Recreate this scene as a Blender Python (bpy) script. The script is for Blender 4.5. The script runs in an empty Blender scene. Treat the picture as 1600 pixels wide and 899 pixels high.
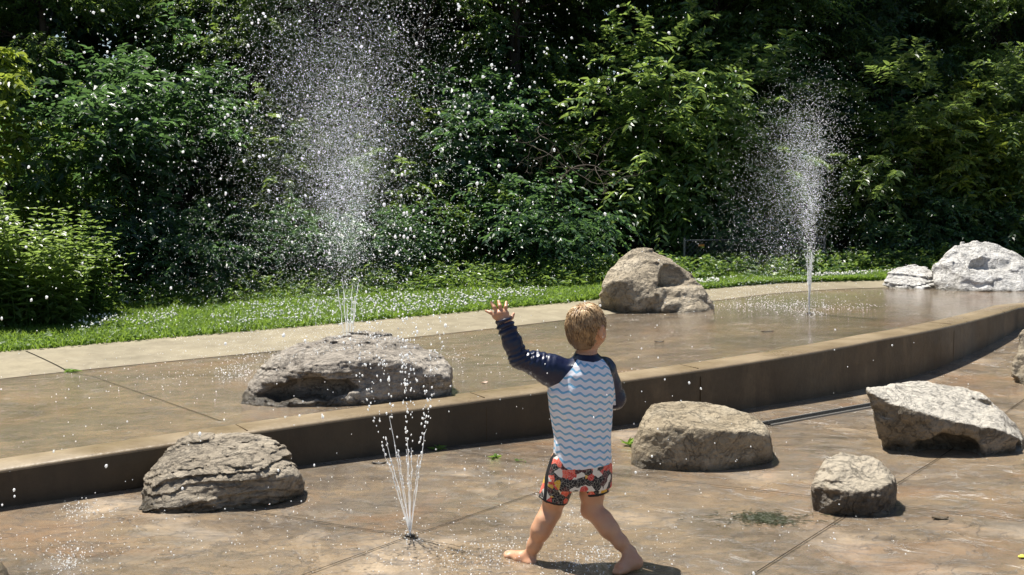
import bpy, bmesh, math, random
import numpy as np
from mathutils import Vector, Matrix
random.seed(7)
RNG = np.random.default_rng(11)
scn = bpy.context.scene
COL = scn.collection
PI = math.pi

# ------------------------------------------------------------------ camera
F = 1850.0                      # focal length in photo pixels (photo 1600 wide)
CAMH = 1.45
PITCH = math.atan((449.5 - 280) / F)
CP, SP = math.cos(PITCH), math.sin(PITCH)

def ray(u, v):
    a = (u - 800) / F
    b = -(v - 449.5) / F
    return np.array([a, CP + b * SP, -SP + b * CP])

def at_z(u, v, z):
    r = ray(u, v); t = (z - CAMH) / r[2]
    return np.array([r[0] * t, r[1] * t, z])

def at_y(u, v, Y):
    r = ray(u, v); t = Y / r[1]
    return np.array([r[0] * t, Y, CAMH + r[2] * t])

def proj(P):
    P = np.asarray(P, float); q = P - np.array([0, 0, CAMH])
    d = q[..., 1] * CP - q[..., 2] * SP
    up = q[..., 1] * SP + q[..., 2] * CP
    return 800 + F * q[..., 0] / d, 449.5 - F * up / d

cam_d = bpy.data.cameras.new('camera')
cam = bpy.data.objects.new('camera', cam_d); COL.objects.link(cam)
cam_d.sensor_fit = 'HORIZONTAL'; cam_d.sensor_width = 36; cam_d.lens = 36 * F / 1600
cam.location = (0, 0, CAMH); cam.rotation_euler = (PI / 2 - PITCH, 0, 0)
cam_d.clip_end = 1500; cam_d.clip_start = 0.05
scn.camera = cam

# ------------------------------------------------------------------ light
SUN_EL = math.radians(67)
SH = np.array([0.72, -0.69]); SH /= np.linalg.norm(SH)      # where shadows fall
S = Vector((-SH[0] * math.cos(SUN_EL), -SH[1] * math.cos(SUN_EL), math.sin(SUN_EL)))
sl = bpy.data.lights.new('sun', 'SUN'); sl.energy = 5.0; sl.angle = math.radians(0.53); sl.color = (1.0, 0.955, 0.87)
so = bpy.data.objects.new('sun', sl); COL.objects.link(so)
so.rotation_euler = S.to_track_quat('Z', 'Y').to_euler(); so.location = (-10, 10, 30)
w = bpy.data.worlds.new('World'); scn.world = w; w.use_nodes = True
nt = w.node_tree; nt.nodes.clear()
sk = nt.nodes.new('ShaderNodeTexSky'); sk.sky_type = 'NISHITA'; sk.sun_disc = False
sk.sun_elevation = SUN_EL; sk.sun_rotation = math.atan2(S.x, S.y)
bg = nt.nodes.new('ShaderNodeBackground'); bg.inputs[1].default_value = 0.06
wo = nt.nodes.new('ShaderNodeOutputWorld')
nt.links.new(sk.outputs[0], bg.inputs[0]); nt.links.new(bg.outputs[0], wo.inputs[0])
vs = scn.view_settings
vs.view_transform = 'Standard'; vs.look = 'None'; vs.gamma = 1; vs.exposure = 0.85; vs.use_curve_mapping = False
scn.cycles.use_denoising = True
scn.cycles.max_bounces = 8; scn.cycles.diffuse_bounces = 3; scn.cycles.glossy_bounces = 3
scn.cycles.transmission_bounces = 6; scn.cycles.transparent_max_bounces = 8
scn.cycles.caustics_reflective = False; scn.cycles.caustics_refractive = False
scn.cycles.sample_clamp_indirect = 4.0

# ------------------------------------------------------------------ objects
def tag(o, label=None, cat=None, group=None, kind=None):
    if label: o['label'] = label
    if cat: o['category'] = cat
    if group: o['group'] = group
    if kind: o['kind'] = kind
    return o

def empty(name, loc, rz=0.0, sc=1.0):
    o = bpy.data.objects.new(name, None); COL.objects.link(o)
    o.location = loc; o.rotation_euler = (0, 0, rz); o.scale = (sc, sc, sc); o.empty_display_size = 0.1
    return o

def mesh_np(name, V, Q, mat=None, smooth=False, attrs=None, mats=None, midx=None):
    """V (n,3); Q list of (m,k) index arrays or one array"""
    me = bpy.data.meshes.new(name)
    V = np.asarray(V, np.float32)
    if not (isinstance(Q, (list, tuple)) and isinstance(Q[0], np.ndarray) and Q[0].ndim == 2): Q = [np.asarray(Q)]
    Q = [np.asarray(q, np.int32) for q in Q if len(q)]
    loops = np.concatenate([q.ravel() for q in Q])
    tot = np.concatenate([np.full(len(q), q.shape[1], np.int32) for q in Q])
    st = np.concatenate([[0], np.cumsum(tot)[:-1]]).astype(np.int32)
    me.vertices.add(len(V)); me.vertices.foreach_set('co', V.ravel())
    me.loops.add(len(loops)); me.loops.foreach_set('vertex_index', loops)
    me.polygons.add(len(tot)); me.polygons.foreach_set('loop_start', st)
    for m in (mats or ([mat] if mat else [])): me.materials.append(m)
    if midx is not None: me.polygons.foreach_set('material_index', np.asarray(midx, np.int32))
    me.polygons.foreach_set('use_smooth', np.full(len(tot), smooth, bool))
    for k, a in (attrs or {}).items():
        at = me.attributes.new(k, 'FLOAT', 'POINT'); at.data.foreach_set('value', np.asarray(a, np.float32))
    me.update(calc_edges=True); me.validate()
    return me

def link(name, me, parent=None, loc=None):
    o = bpy.data.objects.new(name, me); COL.objects.link(o)
    if parent is not None: o.parent = parent
    if loc is not None: o.location = loc
    return o

def make(name, V, Q, mat=None, parent=None, smooth=False, origin=None, **kw):
    V = np.asarray(V, float)
    if origin is not None: V = V - np.asarray(origin, float)
    me = mesh_np(name, V, Q, mat, smooth, **kw)
    return link(name, me, parent, None if origin is None or parent is not None else origin)

def tubes(paths, sides=6):
    """paths: list of (pts (n,3), radii (n,)) -> V,Q capped by closing to a point radius"""
    VV, QQ, off = [], [], 0
    ang = np.arange(sides) * 2 * PI / sides
    for P, R in paths:
        P = np.asarray(P, float); R = np.asarray(R, float); n = len(P)
        T = np.gradient(P, axis=0); T /= np.linalg.norm(T, axis=1)[:, None] + 1e-9
        ref = np.array([0, 0, 1.0]) if abs(T[0][2]) < 0.9 else np.array([1.0, 0, 0])
        A = np.cross(T, ref); A /= np.linalg.norm(A, axis=1)[:, None] + 1e-9
        B = np.cross(T, A)
        V = P[:, None] + R[:, None, None] * (np.cos(ang)[None, :, None] * A[:, None] + np.sin(ang)[None, :, None] * B[:, None])
        i = np.arange(n - 1)[:, None] * sides; j = np.arange(sides)[None]; k = (j + 1) % sides
        q = np.stack([i + j, i + k, i + sides + k, i + sides + j], -1).reshape(-1, 4) + off
        VV.append(V.reshape(-1, 3)); QQ.append(q); off += n * sides
    return np.concatenate(VV), np.concatenate(QQ)

def box_vq(c, s, rz=0.0):
    x, y, z = np.array(s) / 2
    V = np.array([[-x, -y, -z], [x, -y, -z], [x, y, -z], [-x, y, -z], [-x, -y, z], [x, -y, z], [x, y, z], [-x, y, z]])
    ca, sa = math.cos(rz), math.sin(rz)
    V = V @ np.array([[ca, sa, 0], [-sa, ca, 0], [0, 0, 1]]) + np.array(c)
    Q = np.array([[0, 3, 2, 1], [4, 5, 6, 7], [0, 1, 5, 4], [1, 2, 6, 5], [2, 3, 7, 6], [3, 0, 4, 7]])
    return V, Q

def join_vq(items):
    VV, QQ, off = [], [], 0
    for V, Q in items:
        VV.append(V); QQ.append(np.asarray(Q) + off); off += len(V)
    return np.concatenate(VV), np.concatenate(QQ)

# ------------------------------------------------------------------ numpy noise
def _hash(ix, iy, iz, s):
    h = (ix.astype(np.int64) * 374761393 + iy.astype(np.int64) * 668265263 + iz.astype(np.int64) * 2147483647 + s * 974634541) & 0xFFFFFFFF
    h = ((h ^ (h >> 13)) * 1274126177) & 0xFFFFFFFF
    h = (h ^ (h >> 16)) & 0xFFFFFF
    return h.astype(np.float32) / 0xFFFFFF

def vnoise(P, s=0):
    P = np.asarray(P, np.float32); i = np.floor(P).astype(np.int32); f = P - i
    f = f * f * f * (f * (f * 6 - 15) + 10)
    r = 0
    for dx in (0, 1):
        for dy in (0, 1):
            for dz in (0, 1):
                wgt = (f[..., 0] if dx else 1 - f[..., 0]) * (f[..., 1] if dy else 1 - f[..., 1]) * (f[..., 2] if dz else 1 - f[..., 2])
                r = r + wgt * _hash(i[..., 0] + dx, i[..., 1] + dy, i[..., 2] + dz, s)
    return r * 2 - 1

def fbm(P, octv=4, s=0, gain=0.5, ridged=False):
    P = np.asarray(P, np.float32); a, r, t = 1.0, 0, 0
    for o in range(octv):
        n = vnoise(P * (2.03 ** o) + o * 17.3, s + o)
        if ridged: n = 1 - 2 * np.abs(n)
        r = r + a * n; t += a; a *= gain
    return r / t

# ------------------------------------------------------------------ signed distance fields -> mesh
class Field:
    def __init__(self, lo, hi, h, far=0.2):
        self.lo = np.array(lo, float); self.h = h
        self.n = np.ceil((np.array(hi) - self.lo) / h).astype(int) + 1
        self.f = np.full(self.n, far, np.float32)
        self.ax = [(self.lo[k] + h * np.arange(self.n[k])).astype(np.float32) for k in range(3)]
    def sl(self, lo, hi):
        a = np.clip(np.floor((np.array(lo) - self.lo) / self.h).astype(int), 0, self.n)
        b = np.clip(np.ceil((np.array(hi) - self.lo) / self.h).astype(int) + 1, 0, self.n)
        s = tuple(slice(a[k], b[k]) for k in range(3))
        return s, self.ax[0][s[0]][:, None, None], self.ax[1][s[1]][None, :, None], self.ax[2][s[2]][None, None, :]
    def put(self, s, d, k=0.0, mode='add'):
        f = self.f[s]
        if mode == 'sub': f2, d = -f, d
        else: f2 = f
        if k > 0:
            hh = np.clip(0.5 + 0.5 * (f2 - d) / k, 0, 1)
            r = f2 + (d - f2) * hh - k * hh * (1 - hh)
        else: r = np.minimum(f2, d)
        self.f[s] = -r if mode == 'sub' else r
    def capsule(self, a, b, ra, rb, k=0.0, mode='add', cut=None):
        a, b = np.array(a, float), np.array(b, float); m = max(ra, rb) + 3 * k + 3 * self.h + 0.01
        s, X, Y, Z = self.sl(np.minimum(a, b) - m, np.maximum(a, b) + m)
        if 0 in self.f[s].shape: return
        d = b - a; L2 = float(d @ d) + 1e-12
        t = np.clip(((X - a[0]) * d[0] + (Y - a[1]) * d[1] + (Z - a[2]) * d[2]) / L2, 0, 1)
        q = np.sqrt((X - a[0] - t * d[0]) ** 2 + (Y - a[1] - t * d[1]) ** 2 + (Z - a[2] - t * d[2]) ** 2) - (ra + (rb - ra) * t)
        if cut is not None:
            pt, nn = np.array(cut[0]), np.array(cut[1], float); nn /= np.linalg.norm(nn)
            q = np.maximum(q, (X - pt[0]) * nn[0] + (Y - pt[1]) * nn[1] + (Z - pt[2]) * nn[2])
        self.put(s, q.astype(np.float32), k, mode)
    def ellip(self, c, r, R=None, k=0.0, mode='add'):
        c, r = np.array(c, float), np.array(r, float); m = r.max() + 3 * k + 3 * self.h + 0.01
        s, X, Y, Z = self.sl(c - m, c + m)
        if 0 in self.f[s].shape: return
        X, Y, Z = X - c[0], Y - c[1], Z - c[2]
        if R is None: R = np.eye(3)
        x, y, z = [R[i][0] * X + R[i][1] * Y + R[i][2] * Z for i in range(3)]
        k0 = np.sqrt((x / r[0]) ** 2 + (y / r[1]) ** 2 + (z / r[2]) ** 2)
        k1 = np.sqrt((x / r[0] ** 2) ** 2 + (y / r[1] ** 2) ** 2 + (z / r[2] ** 2) ** 2) + 1e-9
        self.put(s, (k0 * (k0 - 1) / k1).astype(np.float32), k, mode)
    def loft(self, slices, yaw, k=0.0, mode='add', cuts=()):
        """slices rows z,cx,cy,a,b sorted by z; elliptical sections turned by yaw"""
        sl_ = np.array(sorted(slices), float)
        lo = np.array([(sl_[:, 1] - sl_[:, 3:5].max(1)).min(), (sl_[:, 2] - sl_[:, 3:5].max(1)).min(), sl_[0, 0]]) - 0.05
        hi = np.array([(sl_[:, 1] + sl_[:, 3:5].max(1)).max(), (sl_[:, 2] + sl_[:, 3:5].max(1)).max(), sl_[-1, 0]]) + 0.05
        s, X, Y, Z = self.sl(lo, hi)
        zz = Z.ravel(); g = [np.interp(zz, sl_[:, 0], sl_[:, i])[None, None, :] for i in range(1, 5)]
        ca, sa = math.cos(yaw), math.sin(yaw)
        x = (X - g[0]) * ca + (Y - g[1]) * sa; y = -(X - g[0]) * sa + (Y - g[1]) * ca
        a, b = g[2], g[3]
        k0 = np.sqrt((x / a) ** 2 + (y / b) ** 2); k1 = np.sqrt((x / a ** 2) ** 2 + (y / b ** 2) ** 2) + 1e-6
        d = k0 * (k0 - 1) / k1
        d = np.maximum(d, np.maximum(sl_[0, 0] - Z, Z - sl_[-1, 0]))
        for pt, nn in cuts:
            nn = np.array(nn, float); nn /= np.linalg.norm(nn)
            d = np.maximum(d, (X - pt[0]) * nn[0] + (Y - pt[1]) * nn[1] + (Z - pt[2]) * nn[2])
        self.put(s, d.astype(np.float32), k, mode)
    def hull(self, pts, k=0.0, mode='add', soft=0.012, bk=0.0):
        pts = np.array(pts, float)
        bm = bmesh.new()
        for p in pts: bm.verts.new(p)
        bmesh.ops.convex_hull(bm, input=bm.verts[:])
        bm.faces.ensure_lookup_table()
        pl = {}
        c = pts.mean(0)
        for f in bm.faces:
            n = np.array(f.normal); p = np.array(f.verts[0].co)
            if np.linalg.norm(n) < 0.5: continue
            if n @ (c - p) > 0: n = -n
            key = tuple(np.round(n, 2))
            pl[key] = (n, n @ p)
        bm.free()
        lo, hi = pts.min(0) - 0.06, pts.max(0) + 0.06
        s, X, Y, Z = self.sl(lo, hi)
        acc = None
        ds = [(X * n[0] + Y * n[1] + Z * n[2] - o).astype(np.float32) for n, o in pl.values()]
        m = ds[0]
        for d in ds[1:]:
            hh = np.clip(0.5 + 0.5 * (d - m) / soft, 0, 1)
            m = m + (d - m) * hh + soft * hh * (1 - hh)
        self.put(s, m, k, mode)
    def near(self, band):
        idx = np.argwhere(np.abs(self.f) < band)
        return tuple(idx.T), (self.lo + idx * self.h).astype(np.float32)
    def mesh(self):
        f = self.f; nx, ny, nz = f.shape
        corner = [(i, j, k) for i in (0, 1) for j in (0, 1) for k in (0, 1)]
        def g(c): return f[c[0]:nx - 1 + c[0], c[1]:ny - 1 + c[1], c[2]:nz - 1 + c[2]]
        ins = f < 0
        def gi(c): return ins[c[0]:nx - 1 + c[0], c[1]:ny - 1 + c[1], c[2]:nz - 1 + c[2]]
        anyin = np.zeros((nx - 1, ny - 1, nz - 1), bool); allin = np.ones_like(anyin)
        for c in corner: anyin |= gi(c); allin &= gi(c)
        act = anyin & ~allin
        ci = np.argwhere(act); n = len(ci)
        idm = np.full(act.shape, -1, np.int32); idm[act] = np.arange(n)
        acc = np.zeros((n, 3)); cnt = np.zeros(n)
        val = {c: f[ci[:, 0] + c[0], ci[:, 1] + c[1], ci[:, 2] + c[2]] for c in corner}
        for a in corner:
            for ax in range(3):
                if a[ax]: continue
                b = list(a); b[ax] = 1; b = tuple(b)
                fa, fb = val[a], val[b]; cr = (fa < 0) != (fb < 0)
                t = np.where(cr, fa / np.where(cr, fa - fb, 1), 0)
                p = np.array(a, float)[None] + np.zeros((n, 3)); p[:, ax] = t
                acc += p * cr[:, None]; cnt += cr
        V = self.lo + (ci + acc / cnt[:, None]) * self.h
        Qs = []
        for ax in range(3):
            o = [0, 1, 2]; o.remove(ax)
            s0 = [slice(1, f.shape[k] - 1) for k in range(3)]; s0[ax] = slice(0, f.shape[ax] - 1)
            s1 = list(s0); s1[ax] = slice(1, f.shape[ax])
            A, B = ins[tuple(s0)], ins[tuple(s1)]
            e = np.argwhere(A != B)
            if not len(e): continue
            sgn = A[tuple(e.T)]
            base = e.copy(); base[:, o[0]] += 1; base[:, o[1]] += 1
            def cell(d0, d1):
                c = base.copy(); c[:, o[0]] -= d0; c[:, o[1]] -= d1
                return idm[tuple(c.T)]
            q = np.stack([cell(1, 1), cell(0, 1), cell(0, 0), cell(1, 0)], -1)
            flip = sgn if ax != 1 else ~sgn
            q[~flip] = q[~flip][:, ::-1]
            Qs.append(q)
        Q = np.concatenate(Qs); Q = Q[(Q >= 0).all(1)]
        return V, Q

def fix_normals(me):
    bm = bmesh.new(); bm.from_mesh(me); bmesh.ops.recalc_face_normals(bm, faces=bm.faces[:]); bm.to_mesh(me); bm.free()

# ------------------------------------------------------------------ shader helper
class NT:
    def __init__(self, name):
        self.m = bpy.data.materials.new(name); self.m.use_nodes = True
        self.t = self.m.node_tree; self.t.nodes.clear()
        self.out = self.t.nodes.new('ShaderNodeOutputMaterial')
    def n(self, typ, ins=None, **props):
        nd = self.t.nodes.new('ShaderNode' + typ)
        for k, v in props.items(): setattr(nd, k, v)
        for k, v in (ins or {}).items():
            if isinstance(v, bpy.types.NodeSocket): self.t.links.new(v, nd.inputs[k])
            elif v is not None: nd.inputs[k].default_value = v
        return nd
    def coord(self, which='Object', sc=(1, 1, 1), rot=(0, 0, 0)):
        c = self.n('TexCoord'); m = self.n('Mapping', {0: c.outputs[which], 'Scale': sc, 'Rotation': rot})
        return m.outputs[0]
    def noise(self, vec, scale, detail=4, rough=0.55, dist=0.0):
        return self.n('TexNoise', {'Vector': vec, 'Scale': scale, 'Detail': detail, 'Roughness': rough, 'Distortion': dist}).outputs[0]
    def ramp(self, fac, stops):
        r = self.n('ValToRGB', {0: fac}); cr = r.color_ramp
        while len(cr.elements) < len(stops): cr.elements.new(0.5)
        for e, (p, c) in zip(cr.elements, stops):
            e.position = p; e.color = (c if len(c) == 4 else tuple(c) + (1,)) if not isinstance(c, (int, float)) else (c, c, c, 1)
        return r.outputs[0]
    def mix(self, fac, a, b, mode='MIX'):
        nd = self.n('MixRGB', {0: fac}, blend_type=mode)
        for i, v in ((1, a), (2, b)):
            if isinstance(v, bpy.types.NodeSocket): self.t.links.new(v, nd.inputs[i])
            else: nd.inputs[i].default_value = tuple(v) + (1,) if len(v) == 3 else v
        return nd.outputs[0]
    def math(self, op, a, b=None, c=None):
        nd = self.n('Math', operation=op)
        for i, v in enumerate((a, b, c)):
            if v is None: continue
            if isinstance(v, bpy.types.NodeSocket): self.t.links.new(v, nd.inputs[i])
            else: nd.inputs[i].default_value = v
        return nd.outputs[0]
    def bump(self, h, strength=0.5, dist=0.02, normal=None):
        return self.n('Bump', {'Height': h, 'Strength': strength, 'Distance': dist, 'Normal': normal}).outputs[0]
    def attr(self, name): return self.n('Attribute', attribute_name=name).outputs['Fac']
    def bsdf(self, **k):
        nd = self.n('BsdfPrincipled')
        for key, v in k.items():
            key = key.replace('_', ' ')
            if isinstance(v, bpy.types.NodeSocket): self.t.links.new(v, nd.inputs[key])
            else:
                if isinstance(v, tuple) and len(v) == 3 and nd.inputs[key].type == 'RGBA': v = v + (1,)
                nd.inputs[key].default_value = v
        return nd.outputs[0]
    def done(self, sh):
        self.t.links.new(sh, self.out.inputs[0]); return self.m

def plain(name, col, rough=0.6, **k):
    t = NT(name); return t.done(t.bsdf(Base_Color=col, Roughness=rough, **k))
# ================================================================== SETTING
def zU(X): return 0.247 + 0.033 * np.clip(X, -4.0, 2.6)
def zL(Y):
    t = np.maximum(0, np.asarray(Y, float) - 8.3)
    return np.minimum(0.078 * t * t / (t + 0.25), 0.2)

def at_f(u, v, zf, it=12):
    z = 0.2
    for _ in range(it):
        P = at_z(u, v, z); z = float(zf(P))
    P[2] = z
    return P

class Curve:
    """Y as a smooth function of X through pixel measurements, straight beyond the ends"""
    def __init__(self, pts, deg, s0, s1):
        P = np.array(pts); self.x0, self.x1 = P[:, 0].min(), P[:, 0].max()
        self.c = np.polyfit(P[:, 0], P[:, 1], deg); self.s0, self.s1 = s0, s1
    def __call__(self, X):
        X = np.asarray(X, float); Xc = np.clip(X, self.x0, self.x1)
        return np.polyval(self.c, Xc) + np.where(X < self.x0, (X - self.x0) * self.s0, 0) + np.where(X > self.x1, (X - self.x1) * self.s1, 0)

TOP = [(0,736.6),(87.5,719),(175,707),(262,693),(389,676),(503,659),(612,645.6),(700,632),(853,611),(966,594),(1095,577.5),(1206,560),(1340,538),(1425,521.5),(1491,507.6),(1556,490),(1596,480)]
wallc = Curve([at_f(u, v, lambda P: zU(P[0])) for u, v in TOP], 5, 0.75, 0.5)
padc = Curve([at_f(u, v, lambda P: zU(P[0])) for u, v in [(0,594),(100,582),(234,567),(400,549),(650,530),(784,515),(884,500),(1112,466),(1275,457),(1375,451),(1500,450)]], 4, 0.9, 0.15)
grassc = Curve([at_f(u, v, lambda P: zU(P[0]) + .05) for u, v in [(0,552),(167,535),(300,524),(517,508.5),(684,493.5),(850,474),(935,468),(1105,451),(1250,442.5),(1377,437.5)]], 4, 0.9, 0.2)
backc = Curve([at_f(u, v, lambda P: zU(P[0]) + .09) for u, v in [(0,513),(150,490),(334,477),(467,472),(684,463),(850,450),(1100,438),(1250,430),(1377,427)]], 3, 1.0, 0.2)
def zG(X, Y):
    return zU(X) + 0.05 + 0.022 * np.clip(np.asarray(Y, float) - grassc(X), 0, 6)
def ground_z(X, Y): return float(zG(X, Y))

def sheet(name, xs, yfun0, yfun1, ny, zf, mat, pw=1.0):
    t = (np.linspace(0, 1, ny)) ** pw
    X = np.repeat(xs[:, None], ny, 1)
    Y = yfun0(xs)[:, None] * (1 - t) + yfun1(xs)[:, None] * t
    Z = zf(X, Y)
    V = np.stack([X, Y, Z], -1).reshape(-1, 3)
    i = np.arange(len(xs) - 1)[:, None] * ny; j = np.arange(ny - 1)[None]
    Q = np.stack([i + j, i + ny + j, i + ny + j + 1, i + j + 1], -1).reshape(-1, 4)
    return V, Q

t_pit = 0.6
# ---- materials
def concrete_pad(name, wet, tint=1.0, ripple=0.0):
    t = NT(name)
    co = t.coord('Object', rot=(0, 0, 0.5))
    cs = t.coord('Object', sc=(1.0, 1.7, 1.0), rot=(0, 0, 0.35))
    big = t.noise(cs, 0.9, 6, 0.62, 0.8)
    mid = t.noise(cs, 6.5, 10, 0.72, 0.5)
    fine = t.noise(co, 38, 5, 0.7)
    mixv = t.math('MULTIPLY_ADD', mid, 0.55, t.math('MULTIPLY', big, 0.5))
    a = lambda r, g, b: (r * tint, g * tint, b * tint)
    c = t.ramp(mixv, [(0.33, a(.070, .052, .035)), (0.43, a(.145, .110, .074)), (0.51, a(.235, .178, .120)), (0.59, a(.325, .238, .148)), (0.74, a(.43, .335, .22))])
    rust = t.noise(co, 1.1, 5, 0.6, 1.0)
    c = t.mix(t.math('MULTIPLY', t.ramp(rust, [(0.52, 0.0), (0.68, 1.0)]), 0.6), c, a(.36, .205, .105))
    grey = t.noise(cs, 1.6, 6, 0.6, 0.6)
    c = t.mix(t.math('MULTIPLY', t.ramp(grey, [(0.52, 0.0), (0.66, 1.0)]), 0.5), c, a(.185, .160, .126))
    # stamped slate creases
    cr = t.n('TexNoise', {'Vector': cs, 'Scale': 3.2, 'Detail': 10, 'Roughness': 0.62, 'Distortion': 1.2}).outputs[0]
    crease = t.math('SUBTRACT', 1.0, t.ramp(t.math('ABSOLUTE', t.math('SUBTRACT', cr, 0.5)), [(0.0, 0.0), (0.022, 1.0)]))
    c = t.mix(t.math('MULTIPLY', crease, 0.6), c, a(.06, .05, .043))
    c = t.mix(t.math('MULTIPLY', t.ramp(fine, [(0.4, 0.0), (0.72, 1.0)]), 0.42), c, a(.30, .26, .22))
    # lime specks left by dried drops
    gr2 = t.noise(co, 95, 4, .7)
    c = t.mix(t.math('MULTIPLY', t.ramp(gr2, [(.36, 1.0), (.5, 0.0)]), .4), c, a(.05, .04, .032))
    spk = t.n('TexVoronoi', {'Vector': co, 'Scale': 34.0, 'Randomness': 1.0}).outputs['Distance']
    spm = t.math('MULTIPLY', t.ramp(spk, [(0.05, 1.0), (0.09, 0.0)]), t.ramp(t.noise(co, 1.8, 3), [(0.5, 0.0), (0.62, 0.8)]))
    c = t.mix(spm, c, (.55, .52, .48))
    wn = t.noise(co, 1.5, 5, 0.6, 0.6)
    wetm = t.ramp(wn, [(0.5 - wet * .35, 0.0), (0.62 - wet * .3, 1.0)])
    c = t.mix(t.math('MULTIPLY', wetm, 0.35), c, t.mix(1.0, c, (.55, .53, .50), 'MULTIPLY'))
    rg = t.n('MapRange', {0: wetm, 3: 0.58, 4: 0.13 if ripple else 0.2}).outputs[0]
    h = t.math('MULTIPLY_ADD', mid, 0.5, t.math('MULTIPLY', fine, 0.12))
    h = t.math('SUBTRACT', h, t.math('MULTIPLY', crease, 0.25))
    nb = t.bump(h, 0.5, 0.03)
    if ripple:
        rp = t.noise(t.coord('Object', sc=(1, 2.2, 1), rot=(0, 0, .2)), 16, 3, 0.55, 0.6)
        nb = t.bump(rp, ripple, 0.012, nb)
    # standing film of water over the slab
    rp = t.noise(t.coord('Object', sc=(1, 2.0, 1), rot=(0, 0, .2)), 14 if ripple else 9, 3, 0.5, 0.5)
    film = t.bump(rp, .16 if ripple else .10, .010)
    if ripple:      # deeper water towards the far end of the terrace
        ox = t.n('SeparateXYZ', {0: t.n('TexCoord').outputs['Object']}).outputs[0]
        cw = t.math('MULTIPLY', t.ramp(wn, [(.25, .5), (.5, 1.0)]), t.n('MapRange', {0: ox, 1: -1.0, 2: 2.5, 3: .12, 4: .55}).outputs[0])
    else: cw = t.math('MULTIPLY', wetm, .36)
    return t.done(t.bsdf(Base_Color=c, Roughness=rg, Normal=nb, Specular_IOR_Level=0.5, Coat_Weight=cw, Coat_Roughness=.05 if ripple else .09, Coat_IOR=1.45, Coat_Normal=film))

def concrete_plain(name, c0, c1, rough=(0.75, 0.9), streak=0.0, soaked=False, dry=False):
    t = NT(name); co = t.coord('Object')
    n1 = t.noise(co, 1.6, 6, 0.62, 0.5); n2 = t.noise(co, 45, 5, 0.7); n3 = t.noise(co, 7, 5, 0.6, .5)
    c = t.mix(t.ramp(t.math('MULTIPLY_ADD', n3, .5, t.math('MULTIPLY', n1, .5)), [(0.36, 0.0), (0.64, 1.0)]), c0, c1)
    c = t.mix(t.math('MULTIPLY', t.ramp(n2, [(0.35, 0.0), (0.7, 1.0)]), 0.3), c, tuple(x * 0.6 for x in c0))
    rg = t.n('MapRange', {0: n1, 1: .35, 2: .65, 3: rough[0], 4: rough[1]}).outputs[0]
    if dry:         # both ends of the ribbon stay dry and pale, the middle is damp
        ox = t.n('SeparateXYZ', {0: t.n('TexCoord').outputs['Object']}).outputs[0]
        ox = t.math('MULTIPLY_ADD', t.math('SUBTRACT', n1, .5), 1.6, ox)
        k = t.math('MAXIMUM', t.ramp(t.math('MULTIPLY', ox, .25), [(.25, 0.0), (.55, 1.0)]), t.math('MULTIPLY', t.ramp(t.math('MULTIPLY_ADD', ox, -.25, 0.0), [(.50, 0.0), (.72, 1.0)]), .7))
        c = t.mix(t.math('MULTIPLY', k, .85), c, (.50, .465, .385))
    if streak:      # water runs and mineral stains down the face, pitted cement
        sv = t.noise(t.coord('Object', sc=(2.2, 2.2, .5)), 1.6, 6, .65, .4)
        c = t.mix(t.math('MULTIPLY', t.ramp(sv, [(.42, 1.0), (.56, 0.0)]), streak), c, tuple(x * .35 for x in c0))
        sv2 = t.noise(t.coord('Object', sc=(3.5, 3.5, .8)), 2.2, 5, .65, .3)
        c = t.mix(t.math('MULTIPLY', t.ramp(sv2, [(.58, 0.0), (.70, 1.0)]), streak * .5), c, tuple(min(1, x * 1.9) for x in c1))
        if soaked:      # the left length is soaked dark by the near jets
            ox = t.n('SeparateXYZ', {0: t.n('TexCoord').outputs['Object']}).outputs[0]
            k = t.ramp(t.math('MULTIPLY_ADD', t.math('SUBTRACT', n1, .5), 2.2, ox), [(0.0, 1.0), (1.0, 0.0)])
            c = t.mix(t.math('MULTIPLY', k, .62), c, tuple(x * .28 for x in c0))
        pit = t.n('TexVoronoi', {'Vector': co, 'Scale': 60.0}).outputs['Distance']
        c = t.mix(t.math('MULTIPLY', t.ramp(pit, [(.10, 1.0), (.17, 0.0)]), streak * t_pit), c, tuple(x * .3 for x in c0))
    return t.done(t.bsdf(Base_Color=c, Roughness=rg, Normal=t.bump(t.math('ADD', n3, t.math('MULTIPLY', n2, .4)), 0.35, 0.015)))

M_low = concrete_pad('stamped_concrete_damp', 0.5)
M_up = concrete_pad('stamped_concrete_flooded', 0.9, 0.95, 0.22)
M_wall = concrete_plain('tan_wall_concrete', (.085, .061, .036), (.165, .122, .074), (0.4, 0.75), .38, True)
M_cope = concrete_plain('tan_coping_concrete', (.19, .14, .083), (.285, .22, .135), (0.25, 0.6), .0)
M_curb = concrete_plain('pale_kerb_concrete', (.17, .14, .088), (.30, .258, .175), (0.6, 0.9))
M_joint = plain('joint_groove_shade', (.012, .010, .008), 1.0, Specular_IOR_Level=0.0)  # near-black colour stands for the shade inside the cut grooves
M_wjoint = plain('cement_joint', (.07, .05, .03), 1.0, Specular_IOR_Level=0.0)
M_soil = concrete_plain('dark_forest_soil', (.02, .016, .010), (.045, .035, .022))
M_turf = concrete_plain('turf_soil', (.04, .075, .015), (.06, .10, .02))

# ---- ground far below everything, to the horizon
g = 400.0
o = make('ground', [(-g, -g, -0.12), (g, -g, -0.12), (g, g, -0.12), (-g, g, -0.12)], [[0, 1, 2, 3]], M_soil)
tag(o, kind='structure')

# ---- lower pad
xs = np.linspace(-13, 13, 131); ys = np.concatenate([np.linspace(-5, 3, 9), np.linspace(3.2, 14, 110)])
X, Y = np.meshgrid(xs, ys, indexing='ij')
Z = zL(Y) + 0.004 * fbm(np.stack([X * .7, Y * .7, X * 0], -1), 3, 3) * np.clip((7.5 - Y) / 2, 0, 1)
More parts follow.
